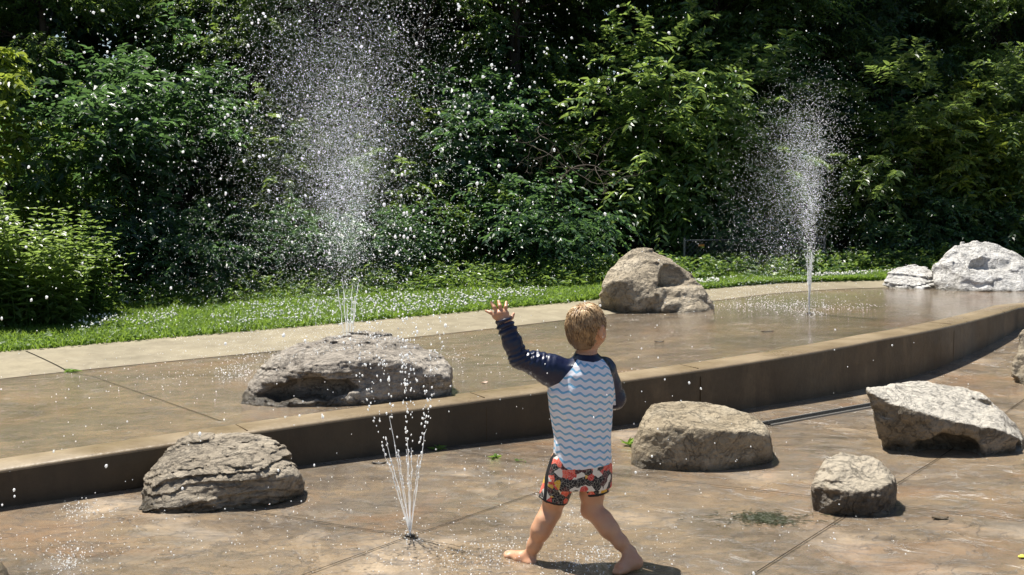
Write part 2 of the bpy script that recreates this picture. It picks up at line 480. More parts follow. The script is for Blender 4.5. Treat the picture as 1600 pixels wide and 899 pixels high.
# the pad stops under the raised terrace
keep = Y < wallc(X) + 0.5
V = np.stack([X, Y, Z], -1).reshape(-1, 3); ny = len(ys)
i = np.arange(len(xs) - 1)[:, None] * ny; j = np.arange(ny - 1)[None]
Q = np.stack([i + j, i + ny + j, i + ny + j + 1, i + j + 1], -1).reshape(-1, 4)
Q = Q[keep.reshape(-1)[Q].all(1)]
low = make('lower_splash_pad', V, Q, M_low, smooth=True); tag(low, kind='structure')

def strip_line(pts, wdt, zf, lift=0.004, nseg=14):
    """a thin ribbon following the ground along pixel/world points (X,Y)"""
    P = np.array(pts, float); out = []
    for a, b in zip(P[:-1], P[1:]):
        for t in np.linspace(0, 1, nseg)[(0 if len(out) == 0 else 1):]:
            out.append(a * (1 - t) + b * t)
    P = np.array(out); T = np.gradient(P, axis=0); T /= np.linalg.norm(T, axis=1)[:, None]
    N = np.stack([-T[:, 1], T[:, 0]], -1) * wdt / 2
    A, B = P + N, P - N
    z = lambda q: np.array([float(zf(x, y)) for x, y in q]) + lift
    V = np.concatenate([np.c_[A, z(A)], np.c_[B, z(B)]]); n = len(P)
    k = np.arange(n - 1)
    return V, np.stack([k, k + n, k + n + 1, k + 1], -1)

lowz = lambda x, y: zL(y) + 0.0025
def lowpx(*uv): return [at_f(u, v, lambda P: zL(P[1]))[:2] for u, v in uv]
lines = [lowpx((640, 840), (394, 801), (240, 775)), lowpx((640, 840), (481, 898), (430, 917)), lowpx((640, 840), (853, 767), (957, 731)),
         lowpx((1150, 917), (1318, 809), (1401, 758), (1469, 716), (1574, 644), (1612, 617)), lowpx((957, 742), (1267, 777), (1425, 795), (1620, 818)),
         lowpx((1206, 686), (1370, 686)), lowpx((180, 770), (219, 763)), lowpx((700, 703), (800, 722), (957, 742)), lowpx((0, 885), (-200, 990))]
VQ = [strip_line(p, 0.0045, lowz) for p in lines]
o = make('joint_shade_line', *join_vq(VQ), M_joint, low); tag(o)

# ---- upper pad (flooded terrace)
COPW = 0.21
def off(X, d):     # offset of the wall curve along its normal
    s = (wallc(X + .01) - wallc(X - .01)) / .02
    n = np.stack([-s, np.ones_like(s)], -1) / np.sqrt(1 + s * s)[:, None]
    return np.c_[X, wallc(X)] + n * np.reshape(d, (-1, 1))
xw = np.concatenate([np.linspace(-13, -3, 24), np.linspace(-2.9, 6.5, 110), np.linspace(6.7, 13, 16)])
inn = off(xw, COPW)
inn_y = lambda X: np.interp(X, inn[:, 0], inn[:, 1])
xs = np.linspace(-13, 13, 280)
V, Q = sheet('up', xs, lambda x: inn_y(x) - 0.004, lambda x: np.maximum(padc(x) + 0.02, inn_y(x) + .05), 60, lambda X, Y: zU(X), M_up)
upad = make('upper_splash_pad', V, Q, M_up, smooth=True); tag(upad, kind='structure')
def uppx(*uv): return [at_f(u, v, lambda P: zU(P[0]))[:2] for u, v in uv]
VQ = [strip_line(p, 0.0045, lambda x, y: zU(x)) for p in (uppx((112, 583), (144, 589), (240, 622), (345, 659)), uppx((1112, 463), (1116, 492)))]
o = make('joint_shade_line', *join_vq(VQ), M_joint, upad)

# ---- retaining wall: one cast body with a rounded front arris, coping a lighter part
prof = [(0.0, None), (0.0, -0.055)]
n = len(xw); zt = zU(xw)
def rail(d, z): p = off(xw, d); return np.c_[p, z]
zb = zL(wallc(xw)) - 0.05
wv = 0.006 * fbm(np.stack([xw * 1.3, xw * 0, xw * 0], -1), 3, 5)
R = [rail(wv, zb), rail(wv, zt - 0.016), rail(COPW - 0.01, zt - 0.016), rail(COPW - 0.01, zb)]
V = np.concatenate(R); k = np.arange(n - 1)
Q = np.concatenate([np.stack([k + a * n, k + 1 + a * n, k + 1 + b * n, k + b * n], -1) for a, b in ((0, 1), (1, 2), (2, 3))])
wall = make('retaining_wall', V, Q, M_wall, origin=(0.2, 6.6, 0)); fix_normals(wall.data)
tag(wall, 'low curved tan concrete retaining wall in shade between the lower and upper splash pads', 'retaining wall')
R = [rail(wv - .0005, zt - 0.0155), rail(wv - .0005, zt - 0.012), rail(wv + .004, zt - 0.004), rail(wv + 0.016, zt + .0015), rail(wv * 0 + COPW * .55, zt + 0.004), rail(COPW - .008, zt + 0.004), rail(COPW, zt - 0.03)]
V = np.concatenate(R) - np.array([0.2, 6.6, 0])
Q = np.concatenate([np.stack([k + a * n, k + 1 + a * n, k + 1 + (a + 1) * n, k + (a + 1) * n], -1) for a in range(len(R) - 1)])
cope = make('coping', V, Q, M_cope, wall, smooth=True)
# vertical joints in the wall face and across the coping
def xw_at(u):   # X on the wall curve seen at pixel column u
    xx = np.linspace(-3, 6, 2000); uu, _ = proj(np.c_[xx, wallc(xx), zU(xx)]); return float(np.interp(u, uu, xx))
for u in (-60, 389, 760, 1095, 1491):
    x = np.array([xw_at(u)]); p0, p1 = off(x, -0.002)[0], off(x, COPW - .012)[0]
    d = (p1 - p0) / np.linalg.norm(p1 - p0); a = math.atan2(d[1], d[0]); h = float(zU(x[0]) - zL(p0[1]))
    c0 = off(x, 0.008)[0]
    V1, Q1 = box_vq((c0[0], c0[1], float(zL(p0[1])) + h / 2 - .02), (0.0195, 0.003, h - 0.05), a)
    m_ = (p0 + d * .02 + p1) / 2
    V2, Q2 = box_vq((m_[0], m_[1], float(zU(x[0])) + .003), (COPW - .04, 0.006, 0.004), a)
    V, Q = join_vq([(V1, Q1), (V2, Q2)])
    make('control_joint', V - np.array([0.2, 6.6, 0]), Q, M_wjoint, wall)

# ---- pale kerb ribbon behind the flooded pad
def kerb_z(X, Y):
    t = np.clip((Y - padc(X)) / np.maximum(grassc(X) - padc(X), .05), 0, 1)
    return zU(X) + 0.003 + 0.05 * t ** 0.7
xs = np.linspace(-13, 13, 230)
V, Q = sheet('kerb', xs, lambda x: padc(x), lambda x: np.maximum(grassc(x) + .03, padc(x) + .4), 10, kerb_z, M_curb)
kerb = make('kerb', V, Q, M_curb, smooth=True); tag(kerb, kind='structure')
kz = lambda x, y: float(kerb_z(x, y))
kp = lambda *uv: [at_f(u, v, lambda P: kerb_z(P[0], P[1]))[:2] for u, v in uv]
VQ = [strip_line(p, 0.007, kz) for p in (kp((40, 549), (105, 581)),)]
make('joint_shade_line', *join_vq(VQ), M_joint, kerb)

# ---- lawn and woodland floor, rising to a wooded bank
def bank_z(X, Y):
    return zG(X, Y) - 0.006 + 0.12 * np.clip(Y - backc(X) - 7, 0, 60)
xs = np.linspace(-45, 45, 120)
V, Q = sheet('lawn', xs, lambda x: grassc(x), lambda x: np.maximum(backc(x), grassc(x) + .4), 12, lambda X, Y: zG(X, Y) - .006, M_turf)
lawn = make('lawn', V, Q, M_turf, smooth=True); tag(lawn, kind='structure')
V, Q = sheet('wood', xs, lambda x: np.maximum(backc(x), grassc(x) + .4), lambda x: backc(x) + 70, 40, bank_z, M_soil, 1.8)
bank = make('woodland_floor', V, Q, M_soil, smooth=True); tag(bank, kind='structure')
# ================================================================== BOULDERS
def rock_mat(name, dark, mid, light, top=None, scale=1.0, strata=0.0, pits=0.4, wet=0.06, bump=1.0):
    t = NT(name)
    co = t.coord('Object', sc=(scale,) * 3); cs = t.coord('Object', sc=(scale * 1.0, scale * 1.0, scale * 5.0), rot=(0.12, -0.1, 0))
    a = t.noise(co, 3.2, 8, 0.65, 0.6); b = t.noise(cs, 3.0, 8, 0.65, 0.7); f = t.noise(co, 42, 6, 0.7)
    m = t.math('MULTIPLY_ADD', b, 0.3 + .3 * strata, t.math('MULTIPLY', a, 0.7 - .3 * strata))
    c = t.ramp(m, [(0.32, dark), (0.47, mid), (0.62, light)])
    c = t.mix(t.math('MULTIPLY', t.ramp(f, [(0.38, 1.0), (0.52, 0.0)]), 0.4), c, tuple(x * .5 for x in dark))
    c = t.mix(t.math('MULTIPLY', t.ramp(t.noise(co, 90, 3, .6), [(0.55, 0.0), (0.72, 1.0)]), 0.35), c, tuple(min(1, x * 1.25) for x in light))
    cr = t.noise(t.coord('Object', sc=(scale, scale, scale * (1 + 2.5 * strata))), 5.0, 9, 0.6, 1.4)
    crack = t.math('SUBTRACT', 1.0, t.ramp(t.math('ABSOLUTE', t.math('SUBTRACT', cr, 0.5)), [(0.0, 0.0), (0.018, 1.0)]))
    c = t.mix(t.math('MULTIPLY', crack, 0.22), c, tuple(x * .35 for x in dark))
    if top:      # paler colour on upward faces, broken up by noise
        nz = t.n('SeparateXYZ', {0: t.n('NewGeometry').outputs['Normal']}).outputs[2]
        k = t.ramp(t.math('MULTIPLY_ADD', t.math('SUBTRACT', a, 0.5), 0.5, nz), [(0.45, 0.0), (0.70, 0.9)])
        c = t.mix(k, c, top)
    # damp, algae-dark foot
    gz = t.n('SeparateXYZ', {0: t.n('TexCoord').outputs['Object']}).outputs[2]
    k = t.ramp(t.math('MULTIPLY_ADD', t.math('SUBTRACT', a, 0.5), 0.16, gz), [(wet * .35, 1.0), (wet, 0.0)])
    c = t.mix(t.math('MULTIPLY', k, 0.8), c, t.mix(1.0, c, (.22, .20, .15), 'MULTIPLY'))
    rg = t.n('MapRange', {0: k, 3: 0.82, 4: 0.35}).outputs[0]
    h = t.math('MULTIPLY_ADD', f, 0.34, t.math('MULTIPLY', m, 1.0))
    h = t.math('SUBTRACT', h, t.math('MULTIPLY', crack, 0.12))
    if pits:
        vo = t.n('TexVoronoi', {'Vector': t.coord('Object', sc=(1, 1, 1.6)), 'Scale': 24.0 * scale}).outputs['Distance']
        h = t.math('MULTIPLY_ADD', t.ramp(vo, [(0.1, 0.0), (0.5, 1.0)]), pits * .35, h)
    return t.done(t.bsdf(Base_Color=c, Roughness=rg, Normal=t.bump(h, bump, 0.06)))

def G(u, v, zf): return at_f(u, v, zf)
zlow = lambda P: zL(P[1])
zup = lambda P: zU(P[0])

def rock(label, base, front, pts, mat, h=0.009, noise=(0.022, 4.5), strata=(0.0, 30.0), soft=0.02, subs=(), adds=(), seed=0, ridge=0.4, group=None, tilt=(0.08, -0.05), chunk=0.0):
    """front: pixels where the rock meets the ground; pts: pixels with depth behind the front line"""
    Fp = [G(u, v, base) for u, v in front]
    Yf = float(np.mean([p[1] for p in Fp]))
    P = []
    for p in Fp: P += [p, p - np.array([0, 0, 0.07])]
    def W(L):
        out = []
        for q in L:
            if len(q) == 4: p = at_y(q[0], q[1], Yf + q[2]); p = np.array([p[0], p[1], float(base(p)) - 0.07])
            else: p = at_y(q[0], q[1], Yf + q[2])
            out.append(p)
        return out
    P += W(pts)
    P = np.array(P); lo, hi = P.min(0) - 0.09, P.max(0) + 0.09
    Fd = Field(lo, hi, h)
    Fd.hull(P, 0, 'add', soft)
    for L, k in adds: Fd.hull(np.array(W(L)), k, 'add', soft)
    for sub in subs:
        if sub[0] == 'hull': Fd.hull(np.array(W(sub[1])), sub[2], 'sub', soft)
        else:
            c = at_y(sub[1][0], sub[1][1], Yf + sub[1][2]); Fd.ellip(c, sub[2], None, sub[3], 'sub')
    ix, X = Fd.near(0.075)
    if len(X):
        A, s = noise
        d = A * fbm(X * s + seed * 7.7, 6, seed, 0.56)
        d -= d.mean(); d += A * ridge * np.abs(fbm(X * s * 2.3 + 31.3, 5, seed + 9, .6)) * -1.6 + .0045 * fbm(X * 48, 4, seed + 40, .65)
        if chunk:      # flat broken facets: quantised cells
            q = vnoise(X * np.array([7, 7, 8]) + 3.1 + 0.6 * fbm(X * 9, 2, seed + 3)[:, None], seed + 5)
            d += chunk * np.clip(q * 4, -1, 1) * .5
        if strata[0]:
            zz = X[:, 2] + tilt[0] * X[:, 0] + tilt[1] * X[:, 1] + 0.035 * fbm(X * 3.1, 3, seed + 21)
            ph = zz * strata[1] + 2.2 * fbm(X * np.array([2.5, 2.5, 6]), 3, seed + 4)
            saw = (ph % 1.0); lay = _hash(np.floor(ph), np.floor(ph) * 0, np.floor(ph) * 0, seed) - 0.5
            d += strata[0] * (1.1 * (saw - 0.5) + 0.9 * lay) * (0.45 + 0.55 * np.clip(.5 + vnoise(X * 3.3, seed + 8), 0, 1))
        d -= np.median(d) + .004
        Fd.f[ix] += d.astype(np.float32)
    V, Q = Fd.mesh()
    org = np.array([P[:, 0].mean(), P[:, 1].mean(), 0]); org[2] = float(base(org))
    o = make('boulder', V, Q, mat, origin=org, smooth=True); fix_normals(o.data)
    tag(o, label, 'boulder', group or 'boulders set on the splash pads')
    return o

m_grey = rock_mat('grey_tan_layered_stone', (.14, .115, .085), (.30, .25, .185), (.46, .395, .305), strata=.6, pits=.1)
m_pit = rock_mat('pitted_grey_stone', (.14, .12, .10), (.30, .26, .215), (.46, .41, .345), strata=.4, pits=.35, bump=1.0)
m_brown = rock_mat('brown_stone', (.19, .155, .108), (.35, .29, .205), (.49, .42, .315), pits=.15)
m_tan = rock_mat('tan_stone', (.19, .15, .095), (.33, .265, .175), (.47, .40, .29), pits=.12)
m_pale_top = rock_mat('pale_topped_stone', (.13, .105, .07), (.25, .205, .145), (.38, .32, .24), top=(.54, .50, .43), pits=.2)
m_white = rock_mat('white_limestone', (.36, .34, .31), (.55, .53, .50), (.70, .68, .65), pits=.15, wet=.02)
m_dark = rock_mat('dark_brown_stone', (.10, .075, .05), (.21, .165, .115), (.38, .32, .24), pits=.3, top=(.44, .38, .29), wet=.11)

# 1 layered rock, front left
rock('grey layered boulder with wavy ledges, below the wall left of the nearest jet', zlow,
     [(221, 802), (262, 803), (330, 799), (400, 793), (452, 783), (478, 769)],
     [(217, 768, .05), (218, 756, .12), (236, 722, .14), (262, 697, .24), (280, 681, .34), (310, 676, .42), (390, 675, .44), (432, 684, .36), (455, 705, .26), (476, 740, .22), (480, 755, .16),
      (228, 752, .05), (250, 744, -.01), (330, 741, -.05), (400, 737, -.05), (450, 742, .03), (474, 750, .12), (300, 706, .16), (400, 700, .18),
      (240, 760, .5, 0), (460, 760, .52, 0), (420, 700, .5, 0), (280, 700, .5, 0)],
     m_grey, h=.006, chunk=.016, noise=(.020, 4.5), strata=(.011, 26.0), soft=.03, seed=1, tilt=(-.12, .1))

# 2 long pitted rock on the terrace
rock('long low pitted grey boulder with a shaded hollow, on the upper pad', zup,
     [(382, 632), (430, 637), (500, 637), (570, 634), (640, 627), (698, 617), (706, 606)],
     [(377, 622, .08), (396, 588, .12), (430, 552, .26), (470, 534, .40), (520, 523, .52), (590, 520, .56), (640, 532, .46), (684, 549, .34), (706, 574, .22), (708, 590, .16),
      (398, 602, -.0), (450, 583, -.06), (520, 563, -.08), (590, 553, -.03), (640, 568, -.02), (702, 592, .04), (545, 540, .2),
      (400, 600, .62, 0), (700, 600, .62, 0), (600, 600, .72, 0), (470, 600, .72, 0)],
     m_pit, h=.0085, noise=(.028, 4.6), strata=(.009, 26.0), soft=.03, seed=2, ridge=.55,
     subs=[('ell', (500, 606, -.06), (.21, .11, .065), .05), ('ell', (430, 616, -.06), (.12, .10, .05), .03)],
     adds=[([(556, 634, -.05), (574, 617, -.03), (612, 608, -.02), (650, 606, -.02), (652, 627, -.05), (600, 634, -.06), (600, 610, .2), (650, 606, .2)], .01), ([(378, 632, .04), (384, 618, .03), (410, 612, .04), (425, 634, .0), (420, 612, .2), (384, 620, .2)], .01)])

# 3 big brown boulder with step
rock('large brown boulder with a squared step at its foot, on the upper pad', zup,
     [(934, 485), (960, 489), (1010, 490), (1060, 490), (1100, 487), (1115, 483)],
     [(937, 452, .10), (946, 427, .18), (965, 402, .30), (985, 390, .40), (1012, 387, .44), (1044, 399, .42), (1058, 408, .36), (1078, 424, .42), (1092, 442, .42), (1108, 470, .28), (1114, 480, .12),
      (955, 440, .0), (975, 430, .01), (1005, 420, .06), (1016, 432, .04),
      (950, 470, .8, 0), (1105, 470, .8, 0), (1020, 420, .8, 0)],
     m_brown, h=.0095, noise=(.03, 3.0), soft=.03, seed=3, ridge=.35, chunk=.02,
     subs=[('hull', [(1018, 452, -.3), (1130, 452, -.3), (1024, 420, -.3), (1130, 400, -.3), (1026, 452, .27), (1130, 446, .36), (1032, 415, .30), (1120, 400, .40)], .01)],
     adds=[([(1018, 489, -.05), (1020, 452, -.02), (1062, 453, -.06), (1064, 490, -.08), (1022, 450, .3), (1070, 449, .3), (1072, 489, .2)], .008),
           ([(1066, 490, -.02), (1070, 470, .0), (1088, 446, .12), (1098, 452, .1), (1114, 484, .04), (1112, 470, .25), (1090, 443, .34), (1075, 460, .3)], .008)])

# 4 rounded tan rock, front centre
rock('rounded tan boulder on the lower pad just right of the boy', zlow,
     [(983, 727), (1000, 733), (1050, 737), (1110, 737), (1170, 731), (1207, 721)],
     [(982, 715, .06), (990, 680, .08), (1002, 645, .20), (1020, 626, .32), (1060, 622, .40), (1110, 626, .42), (1150, 638, .36), (1185, 651, .28), (1203, 668, .2), (1208, 700, .12),
      (1050, 664, -.03), (1130, 669, -.04), (1006, 672, .02), (1195, 678, .03), (1090, 645, .17), (1030, 645, .12),
      (1000, 700, .58, 0), (1200, 700, .56, 0), (1080, 650, .62, 0)],
     m_tan, h=.006, noise=(.014, 5.0), soft=.03, seed=4, ridge=.5)

# 5 leaning pale block, right
rock('pale boulder with an overhanging front and dark cavity, right of the slotted drain', zlow,
     [(1384, 697), (1420, 706), (1480, 713), (1540, 712), (1600, 702)],
     [(1355, 604, .10), (1357, 615, .03), (1365, 650, .10), (1378, 690, .06), (1420, 641, -.06), (1500, 661, -.10), (1545, 668, -.08), (1590, 683, -.04), (1600, 690, .05),
      (1400, 600, .30), (1452, 597, .44), (1505, 603, .44), (1538, 614, .40), (1546, 626, .34), (1562, 644, .34), (1590, 668, .30), (1602, 690, .24),
      (1390, 690, .5, 0), (1590, 690, .5, 0), (1480, 650, .55, 0)],
     m_pale_top, h=.0068, noise=(.016, 4.5), soft=.012, seed=5, ridge=.5, chunk=.01,
     subs=[('ell', (1480, 700, -.03), (.17, .12, .085), .05), ('hull', [(1508, 628, .10), (1530, 650, .06), (1556, 652, .10), (1512, 618, .30), (1548, 634, .34), (1540, 612, .3), (1524, 606, .16), (1500, 612, .14)], .015), ('ell', (1405, 700, -.02), (.03, .05, .02), .01), ('ell', (1596, 697, .0), (.035, .06, .03), .012)])

# 6 small dark rock
rock('squat dark brown boulder with a paler top, smallest one on the lower pad', zlow,
     [(1274, 795), (1290, 801), (1330, 806), (1370, 807), (1396, 801)],
     [(1269, 765, .05), (1272, 752, .10), (1288, 722, .16), (1310, 711, .24), (1340, 707, .28), (1362, 710, .28), (1385, 728, .22), (1398, 752, .14), (1401, 780, .10),
      (1298, 762, -.03), (1345, 768, -.05), (1392, 756, .0), (1330, 737, .07), (1372, 731, .10),
      (1280, 780, .36, 0), (1395, 780, .36, 0), (1340, 740, .38, 0)],
     m_dark, h=.0048, noise=(.013, 6.5), soft=.012, seed=6, ridge=.5, chunk=.014)

# 7 rock cut by the right edge of the view
rock('rough brown boulder cut off by the right edge of the photo', zlow,
     [(1583, 597), (1600, 601), (1640, 602), (1690, 590)],
     [(1582, 570, .04), (1586, 545, .08), (1596, 520, .16), (1615, 505, .26), (1660, 500, .3), (1690, 530, .25), (1700, 570, .2), (1600, 560, .0), (1600, 580, .6, 0), (1690, 580, .6, 0)],
     m_brown, h=.011, noise=(.03, 5.0), soft=.02, seed=7, ridge=.6, chunk=.03)

# 8, 9 white rocks at the far right end
rock('small white layered boulder touching the left side of the big white one', zup,
     [(1379, 448), (1400, 451), (1440, 452), (1464, 450)],
     [(1380, 440, .08), (1386, 428, .14), (1402, 416, .26), (1425, 413, .34), (1447, 414, .34), (1458, 424, .26), (1465, 440, .14), (1410, 432, .05), (1440, 432, .06),
      (1390, 440, .6, 0), (1460, 440, .6, 0)],
     m_white, h=.0105, noise=(.026, 4.0), strata=(.030, 16.0), soft=.03, seed=8, ridge=.5)
rock('big white boulder with a squared recess in its face, at the far right', zup,
     [(1464, 453), (1500, 456), (1560, 456), (1620, 455), (1650, 450)],
     [(1457, 440, .12), (1458, 418, .22), (1470, 404, .25), (1484, 393, .32), (1498, 380, .42), (1516, 376, .48), (1545, 379, .48), (1572, 388, .46), (1598, 404, .42), (1625, 425, .35), (1650, 445, .2),
      (1500, 425, .02), (1560, 432, -.02), (1610, 435, .04), (1480, 430, .06),
      (1470, 440, .9, 0), (1640, 440, .9, 0), (1550, 400, .9, 0)],
     m_white, h=.013, noise=(.028, 2.6), soft=.02, seed=9, ridge=.35, chunk=.02,
     subs=[('hull', [(1506, 423, -.3), (1586, 423, -.3), (1512, 406, -.3), (1574, 391, -.3), (1508, 423, .18), (1580, 421, .20), (1516, 404, .22), (1568, 394, .30), (1592, 410, -.3), (1590, 412, .2)], .012),
           ],
     adds=[([(1527, 424, .12), (1532, 404, .16), (1536, 424, .08), (1530, 424, .34), (1536, 402, .36), (1540, 422, .34)], .01)])

# 10 rock peeping in at the lower left corner
rock('tip of a sandy tan boulder peeping in at the bottom left corner', zlow,
     [(-150, 925), (-60, 935), (0, 922), (14, 908)],
     [(-160, 890, .1), (-100, 845, .2), (-40, 845, .22), (-6, 880, .16), (14, 895, .12), (-150, 890, .5, 0), (0, 890, .45, 0)],
     m_tan, h=.009, noise=(.012, 5.0), soft=.03, seed=10)
# ================================================================== THE BOY
def J(u, v, Y): return at_y(u, v, Y)
PY = 4.38
porg = at_z(880, 893, 0.0); porg[1] = 4.36

# ---- materials
def skin_mat(name, base, red):
    t = NT(name); co = t.coord('Object')
    n = t.noise(co, 14, 4, .6); f = t.noise(co, 160, 3, .6)
    c = t.mix(t.ramp(n, [(.35, 0.0), (.7, 1.0)]), base, red)
    return t.done(t.bsdf(Base_Color=c, Roughness=0.42, Subsurface_Weight=0.18, Subsurface_Radius=(0.012, 0.005, 0.003), Subsurface_Scale=0.6, Specular_IOR_Level=0.5,
                         Normal=t.bump(t.math('MULTIPLY_ADD', n, .6, f), 0.12, 0.004)))
M_skin = skin_mat('wet_child_skin', (.58, .335, .205), (.56, .28, .16))
def hair_mat():
    t = NT('wet_blond_hair'); a = t.attr('tint')
    c = t.ramp(a, [(0.0, (.105, .066, .036)), (0.45, (.32, .205, .105)), (0.8, (.56, .385, .205)), (1.0, (.78, .60, .37))])
    return t.done(t.bsdf(Base_Color=c, Roughness=0.36, Specular_IOR_Level=0.5))
M_hair = hair_mat()
def shirt_mat():
    t = NT('rash_guard_fabric')
    navy = t.math('GREATER_THAN', t.attr('navy'), 0.0)
    su, sz = t.attr('stripe_u'), t.attr('stripe_z')
    co = t.coord('Object')
    wob = t.math('MULTIPLY', t.math('SUBTRACT', t.noise(co, 9, 2), .5), 0.006)
    ph = t.math('MULTIPLY', t.math('ADD', su, wob), 2 * PI / 0.047)
    z = t.math('MULTIPLY_ADD', t.math('SINE', ph), 0.0042, t.math('ADD', sz, wob))
    fr = t.math('FRACT', t.math('DIVIDE', t.math('ADD', z, 1.0), 0.0262))
    st = t.ramp(t.math('ABSOLUTE', t.math('SUBTRACT', fr, 0.5)), [(0.14, 1.0), (0.18, 0.0)])
    c = t.mix(st, (.80, .80, .87), (.20, .47, .70))
    c = t.mix(navy, c, (.008, .013, .042))
    f = t.noise(co, 420, 2, .5); f2 = t.noise(co, 26, 4, .55, .6)
    damp = t.noise(co, 7, 3, .6)
    rg = t.n('MapRange', {0: navy, 3: 0.62, 4: 0.30}).outputs[0]
    rg = t.math('MULTIPLY_ADD', t.math('SUBTRACT', damp, .5), 0.35, rg)
    nb = t.bump(t.math('MULTIPLY_ADD', f, 0.15, f2), 0.25, 0.006)
    p = t.bsdf(Base_Color=c, Roughness=rg, Normal=nb, Specular_IOR_Level=0.5, Sheen_Weight=0.0)
    return t.done(p)
M_shirt = shirt_mat()
def shorts_mat():
    t = NT('floral_swim_fabric')
    co = t.coord('Object'); wv = t.n('VectorMath', {0: co, 1: t.n('VectorMath', {0: t.n('TexNoise', {'Vector': co, 'Scale': 30.0, 'Detail': 2.0}).outputs[1], 3: 0.02}, operation='SCALE').outputs[0]}, operation='ADD').outputs[0]
    v1 = t.n('TexVoronoi', {'Vector': wv, 'Scale': 40.0, 'Randomness': 1.0})
    rnd = t.n('SeparateColor', {0: v1.outputs['Color']}).outputs[0]
    hue = t.n('ValToRGB', {0: rnd}); cr = hue.color_ramp; cr.interpolation = 'CONSTANT'
    cols = [(0.0, (.008, .008, .012)), (0.30, (.62, .05, .04)), (0.44, (.010, .010, .014)), (0.50, (.075, .018, .022)), (0.66, (.80, .13, .08)), (0.79, (.70, .42, .03)), (0.87, (.78, .75, .68)), (0.935, (.01, .01, .014))]
    while len(cr.elements) < len(cols): cr.elements.new(.5)
    for e, (p, c) in zip(cr.elements, cols): e.position = p; e.color = c + (1,)
    blob = t.ramp(v1.outputs['Distance'], [(0.80, 1.0), (0.84, 0.0)])
    # petals: finer cells break the blobs
    v2 = t.n('TexVoronoi', {'Vector': wv, 'Scale': 85.0}, feature='DISTANCE_TO_EDGE').outputs['Distance']
    gap = t.ramp(v2, [(0.02, 0.0), (0.04, 1.0)])
    c = t.mix(t.math('MULTIPLY', blob, t.math('MULTIPLY_ADD', gap, .45, .55)), (.78, .75, .68), hue.outputs[0])
    v3 = t.n('TexVoronoi', {'Vector': wv, 'Scale': 150.0}).outputs['Distance']
    c = t.mix(t.math('MULTIPLY', t.ramp(v3, [(0.10, 1.0), (0.13, 0.0)]), .35), c, (.75, .70, .6))
    c = t.mix(t.math('GREATER_THAN', t.attr('trim'), 0.0), c, (.007, .007, .010))
    return t.done(t.bsdf(Base_Color=c, Roughness=0.6, Normal=t.bump(t.noise(co, 40, 4, .6), 0.25, 0.005)))
M_shorts = shorts_mat()

# ---- joints (photo pixel + distance)
Lsh, Lel, Lwr = J(880, 578, 4.37), J(811, 561, 4.35), J(788, 503, 4.35)
Rsh, Rel, Rwr = J(943, 578, 4.43), J(960, 622, 4.47), J(918, 628, 4.545)
neck0, neck1 = J(916, 566, 4.395), J(916, 538, 4.40)
HC = J(916, 512, 4.405)                        # head centre
Lhip, Lkn, Lan = J(884, 728, 4.37), J(861, 800, 4.40), J(828.5, 868, 4.40)
Rhip, Rkn, Ran = J(929, 730, 4.40), J(926, 797, 4.38), J(984, 864, 4.315)
hyaw = math.radians(30)                        # head looks right of straight away
hf = np.array([math.sin(hyaw), math.cos(hyaw), -0.06]); hf /= np.linalg.norm(hf)
hr = np.cross(hf, [0, 0, 1.0]); hr /= np.linalg.norm(hr); hu = np.cross(hr, hf)
HR = np.stack([hr, hf, hu])                    # rows: right, forward, up

def hd(r, f, u): return HC + hr * r + hf * f + hu * u

# ---- torso sections (pixel rows -> loft)
def sect(rows, Y0, shrink=0.0, dz=0.0):
    out = []
    for v, ul, ur, b, dy in rows:
        a, c = J(ul, v, Y0 + dy), J(ur, v, Y0 + dy)
        out.append((a[2] + dz, (a[0] + c[0]) / 2, Y0 + dy, (c[0] - a[0]) / 2 - shrink, b - shrink))
    return out
TORSO = [(553, 899, 934, .040, .015), (560, 893, 943, .052, .01), (568, 880, 951, .066, 0), (582, 868, 957, .080, 0), (611, 855, 960, .091, -.005), (640, 859, 958, .088, -.005), (680, 866, 955, .084, 0),
         (712, 865, 955, .088, 0), (742, 860, 957, .094, 0)]
TYAW = math.radians(8)

B = Field(np.array([-.12, 4.18, -.02]), np.array([.62, 4.68, 1.04]) , 0.0034, far=.08)
lo_ = np.array([J(752, 540, 4.4)[0] - .01, 4.16, -.012]); hi_ = np.array([J(1012, 540, 4.4)[0] + .01, 4.66, 1.03])
B = Field(lo_, hi_, 0.0032, far=.08)
# torso core under the clothes
B.loft(sect(TORSO[:-1] + [(750, 866, 952, .085, 0)], PY, 0.008), TYAW)
B.capsule(Lhip, Rhip, .058, .058, .03)
